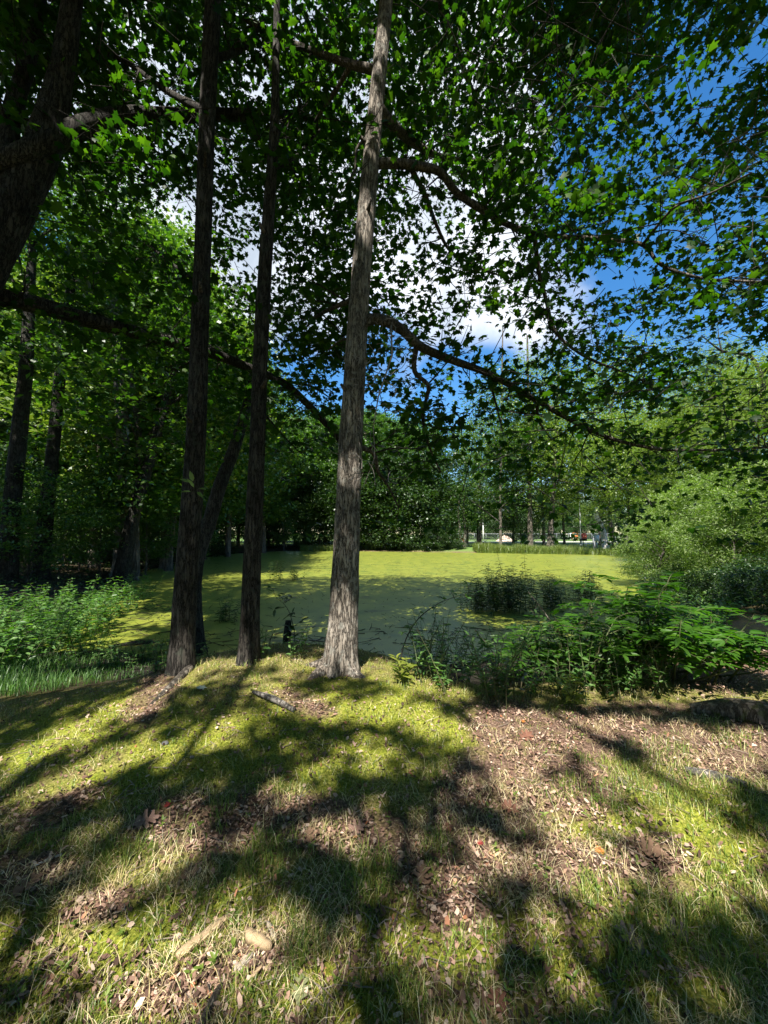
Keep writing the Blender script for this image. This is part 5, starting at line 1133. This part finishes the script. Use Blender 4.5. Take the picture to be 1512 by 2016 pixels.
# twig with five pale leaves on B
P0 = at(398, 955, YB-.35); o = empty('leaf_sprig', at(392, 975, YB-.2), 'sprig of pale oval leaves growing off the leftmost trunk', 'sprig')
st, lv = MB(), MB(); st.tube([at(392, 985, YB-.2), at(388, 965, YB-.3), P0, at(408, 948, YB-.42)], [.005, .004, .003, .002], 5)
pos = np.array([at(382, 960, YB-.35), at(376, 968, YB-.35), at(388, 968, YB-.36), at(392, 962, YB-.37), at(372, 950, YB-.33), at(380, 948, YB-.35)])
Yd = np.array([[-.5, -.2, .8], [-1, -.1, 0], [.8, -.2, -.7], [.9, -.3, -.1], [-.9, 0, .4], [-.2, -.2, .9]]); Nn_ = nrm(np.array([[0, -.6, .8]])+rng.normal(0, .2, (6, 3)))
lv.leaves(OVAL, pos, Yd, Nn_, U(.09, .13, 6)); st.build('stem', M['bark_far'], o); lv.build('foliage', M['willow'], o, smooth=False)

# ------------------------------------------------------------------ things lying on the ground
b0 = base_at(567, 6.4); b0[2] = H(b0[0], b0[1]); o = empty('dead_stub', b0, 'short dark broken stub standing in the mud left of the sunlit trunk', 'stump')
mb = MB(); trunk_world(mb, [b0-(0, 0, .15), b0+(0, 0, .2), b0+(.015, 0, .45), at(568, 1222, 6.4)], [.085, .065, .062, .05], 20, .03, .08, 4.0); mb.build('shaft', M['bark_dark'], o)
# logs
def log(pts, r, lab, mat, name='log', moss_=None, seed=1.0):
    P = np.array(pts, float); o = empty(name, P[len(P)//2], lab, 'log'); mb = MB(); trunk_world(mb, P, r, 28, .03, 0, seed); mb.build('wood', mat, o)
mossy = bark_mat('mossy bark', (.03, .025, .018), (.13, .10, .075), (.24, .19, .15), 1.2, lichen=(.12, .14, .02))
g0, g1, g2 = gp(1360, 1400), gp(1440, 1412), gp(1540, 1425)
log([g0+(0, 0, .02), g1+(0, 0, .06), g2+(0, 0, .05), g2+np.array([.4, -.05, .05])], [.05, .11, .12, .10], 'thick mossy log lying at the right edge of the clearing', mossy)
g0, g1 = gp(1350, 1520), gp(1470, 1548)
log([g0+(0, 0, .015), (g0+g1)/2+(0, 0, .02), g1+(0, 0, .01)], [.022, .03, .018], 'pale weathered piece of branch in the grass at right', M['bark_grey'], 'branch_piece')
g0, g1 = gp(498, 1366), gp(580, 1402)
log([g0+(0, 0, .02), (g0*.5+g1*.5)+(0, 0, .035), g1+(0, 0, .015)], [.015, .028, .02], 'grey piece of branch half sunk in the moss of the mound', M['bark_grey'], 'branch_piece')
g0, g1 = gp(445, 1925), gp(395, 2030)
log([g0+(0, 0, .01), (g0*.6+g1*.4)+(.0, 0, .016), g1+(0, 0, .012)], [.006, .014, .016], 'dark brown stick near the bottom edge left of centre', M['bark_far'], 'stick')
g0, g1 = gp(60, 1712), gp(122, 1686)
log([g0+(0, 0, .008), (g0+g1)/2+(0, 0, .014), g1+(0, 0, .01)], [.004, .007, .005], 'short pale stick on the dry leaves at the left', M['bark_pale'], 'stick')
g0, g1 = gp(215, 1275), gp(310, 1268)
log([np.array([*g0[:2], ZW]), np.array([*((g0+g1)/2)[:2], ZW+.02]), np.array([*g1[:2], ZW+.01])], [.03, .055, .04], 'dark rotten log lying in the duckweed left of the trunks', M['bark_dark'])
g0, g1 = gp(740, 1258), gp(850, 1250)
log([g0+(0, 0, .05), (g0+g1)/2+(0, 0, .08), g1+(0, 0, .05)], [.03, .05, .03], 'dark sunken branch in the mud right of the sunlit trunk', M['bark_dark'])
g0, g1, g2 = gp(362, 1328), gp(315, 1372), gp(272, 1410)
log([g0+(0, .12, .02), g1+(0, 0, -.008), g2-(0, 0, .03)], [.05, .032, .02], 'gnarled root running forward from the leftmost trunk', M['bark_far'], 'tree_root')
# splintered wood chips
def chip(px, py, ln, wd, th, rz, lab, c, sd_):
    r = np.random.default_rng(sd_); b0 = gp(px, py)+np.array([0, 0, .015]); n_ = 9; xs = np.linspace(-ln/2, ln/2, n_)
    wdt = wd/2*np.interp(np.linspace(0, 1, n_), [0, .15, .8, 1], [.35, 1, .9, .25])*r.uniform(.92, 1.06, n_)
    ring = []
    for x, w_ in zip(xs, wdt):
        e = r.normal(0, .03*wd); ring.append([[x, -w_+e, 0], [x, w_+e, r.normal(0, .1)*th], [x, w_*.8+e, th*r.uniform(.7, 1.1)], [x, -w_*.7+e, th*r.uniform(.8, 1.2)]])
    V = np.array(ring).reshape(-1, 3); cr, sr = math.cos(rz), math.sin(rz)
    V = np.stack([V[:, 0]*cr-V[:, 1]*sr, V[:, 0]*sr+V[:, 1]*cr, V[:, 2]], 1)+b0
    F = [[4*i+k, 4*i+(k+1) % 4, 4*i+4+(k+1) % 4, 4*i+4+k] for i in range(n_-1) for k in range(4)]+[[0, 3, 2, 1], [4*n_-4, 4*n_-3, 4*n_-2, 4*n_-1]]
    mb = MB(); mb.add(V, np.array(F)); o = mb.build('wood_chip', M[c], smooth=False); tag(o, lab, 'wood chip', 'wood chips in the front grass')
def wood_mat(name, c1, c2):
    m, Nn, Ll, p = new_mat(name); t_ = Nn.new('ShaderNodeTexCoord'); mp = Nn.new('ShaderNodeMapping'); mp.inputs['Scale'].default_value = (60, 60, 60); mp.inputs['Rotation'].default_value = (0, 0, .6)
    Ll.new(t_.outputs['Object'], mp.inputs[0]); w_ = Nn.new('ShaderNodeTexWave'); w_.inputs['Scale'].default_value = 1.2; w_.inputs['Distortion'].default_value = 6; w_.inputs['Detail'].default_value = 4; Ll.new(mp.outputs[0], w_.inputs['Vector'])
    r = ramp(Nn, [(.1, tuple(x*.45 for x in c1)), (.3, c1), (.8, c2)]); Ll.new(w_.outputs['Fac'], r.inputs[0]); Ll.new(r.outputs[0], p.inputs['Base Color']); p.inputs['Roughness'].default_value = .8
    b = Nn.new('ShaderNodeBump'); b.inputs['Strength'].default_value = .5; b.inputs['Distance'].default_value = .003; Ll.new(w_.outputs['Fac'], b.inputs['Height']); Ll.new(b.outputs[0], p.inputs['Normal']); return m
M['chip'] = wood_mat('split wood', (.30, .20, .11), (.50, .37, .22)); M['chip2'] = wood_mat('grey split wood', (.20, .16, .12), (.42, .36, .28))
chip(402, 1852, .22, .045, .02, .85, 'long splintered tan wood chip left of the others in the front grass', 'chip', 1)
chip(430, 1830, .14, .02, .015, .8, 'narrow tan splinter lying beside the long wood chip', 'chip', 2)
chip(508, 1866, .14, .045, .03, -.45, 'blunt rounded pale chunk of wood in the front grass', 'chip', 3)
chip(535, 1845, .10, .02, .015, -.9, 'small grey sliver above the blunt chunk of wood', 'chip2', 4)
chip(480, 1905, .08, .035, .012, .9, 'flat greyish bark flake below the blunt chunk of wood', 'chip2', 5)
chip(500, 1930, .08, .016, .01, 1.0, 'short tan sliver lowest among the wood chips', 'chip', 6)
# stones
def stone(px, py, s_, lab, sd_):
    r = np.random.default_rng(sd_); b0 = gp(px, py); mb = MB(); th, ph = np.meshgrid(np.linspace(0, 2*math.pi, 17)[:-1], np.linspace(.05, math.pi-.05, 9)); 
    D_ = np.stack([np.cos(th)*np.sin(ph), np.sin(th)*np.sin(ph), np.cos(ph)], -1); R_ = s_*(1+.5*(fbm(D_[..., 0]*1.5+sd_, D_[..., 1]*1.5, D_[..., 2]*1.5)-.5)); V = (D_*R_[..., None]*np.array([1, .8, .6])).reshape(-1, 3)+b0+(0, 0, s_*.25)
    i, j = np.meshgrid(np.arange(16), np.arange(8)); q1 = j*16+i; q2 = j*16+(i+1) % 16
    mb.add(V, np.stack([q1, q1+16, q2+16, q2], -1).reshape(-1, 4)); tag(mb.build('stone', plain_mat('grey stone', (.17, .17, .175), (.10, .10, .105), .8, scale=30, bump=.4)), lab, 'stone')
stone(325, 1465, .026, 'grey pebble on the moss of the mound, larger one', 1); stone(378, 1492, .018, 'small dark grey pebble on the moss of the mound', 2)
# single fallen leaves
def fallen(px, py, size, rz, cols, lab, curl=.25, tilt=(0, 0), tm=None, sd_=1):
    b0 = gp(px, py)+np.array([0, 0, .022]); mb = MB(); t_ = tm or oak_template(curl, sd_)
    Yd = np.array([[math.cos(rz), math.sin(rz), tilt[0]]]); Nn_ = nrm(np.array([[tilt[1], -.25, 1.0]]))
    V0 = t_[0].copy(); V0[:, 1] -= .5; mb.leaves((V0, t_[1]), b0[None], Yd, Nn_, np.array([size*.82]), np.array([.5]))
    o = mb.build('fallen_leaf', plain_mat('fallen leaf', cols[0], cols[1], .7, scale=25, bump=.2)); tag(o, lab, 'leaf', 'single fallen leaves')
BR, RU, PK, OR, GY_, RD = ((.20, .12, .075), (.12, .07, .045)), ((.17, .075, .045), (.10, .042, .026)), ((.25, .155, .12), (.17, .10, .075)), ((.34, .14, .025), (.24, .08, .02)), ((.13, .11, .095), (.085, .07, .06)), ((.20, .025, .02), (.12, .014, .012))
for k, a_ in enumerate([(1283, 1682, .17, 2.4, BR, 'large brown oak leaf with a shadowed side, rightmost in the grass'), (1004, 1600, .14, 2.7, RU, 'rust coloured oak leaf with pointed lobes at the centre right'), (1035, 1455, .16, .4, RU, 'broad reddish brown leaf at the top of the dry leaf patch'),
                        (832, 1735, .15, 1.4, BR, 'brown oak leaf standing on edge right of the middle foreground'), (1335, 1845, .13, 2.0, GY_, 'dull grey oak leaf in the dark lower right corner'), (1245, 1865, .17, 2.5, GY_, 'long pale grey oak leaf lying in shade at lower right'),
                        (285, 1625, .18, .6, PK, 'long tan oak leaf at the left end of the dry leaf patch'), (410, 1605, .12, .9, BR, 'brown oak leaf on the dry leaf patch beside the red one'), (330, 1592, .06, 1.0, RD, 'small bright red leaf, leftmost on the dry leaf patch'), (945, 1669, .05, .3, RD, 'small bright red leaf at the centre right'),
                        (883, 1637, .07, 2, RU, 'small dark red brown leaf left of the bright red one'), (982, 1985, .11, 2.0, RU, 'reddish brown leaf at the bottom edge'), (1180, 1684, .07, .2, OR, 'curled orange leaf in the straw'), (1030, 1425, .06, 1.2, OR, 'orange leaf glowing at the top of the dry leaf patch'),
                        (700, 1640, .14, .3, PK, 'large pinkish oak leaf in the middle foreground'), (610, 1655, .12, 1.8, BR, 'brown oak leaf left of the large pinkish one'), (545, 1525, .11, .2, PK, 'tan leaf at the lower foot of the mound'), (50, 1755, .16, 1.0, BR, 'brown curled oak leaf at the left edge'), (372, 1730, .13, .2, BR, 'flat brown leaf below the dry leaf patch'),
                        (1075, 1585, .09, 1.9, PK, 'pale pinkish folded leaf beside the rust coloured one'), (1225, 1545, .09, 1.6, GY_, 'pale upright leaf among the sunny straw at right'), (590, 1960, .12, 1.6, ((.17, .18, .085), (.12, .13, .06)), 'dull olive leaf at the bottom edge beside the shade')]):
    fallen(*a_[:6], curl=random.uniform(.15, .5), tilt=(random.uniform(-.1, .35), random.uniform(-.2, .2)), sd_=k+3)
fallen(397, 1356, .12, 1.2, ((.40, .44, .37), (.30, .35, .27)), 'pale silvery upturned maple leaf on the crest of the mound', tilt=(.1, 0), tm=MAPLE)
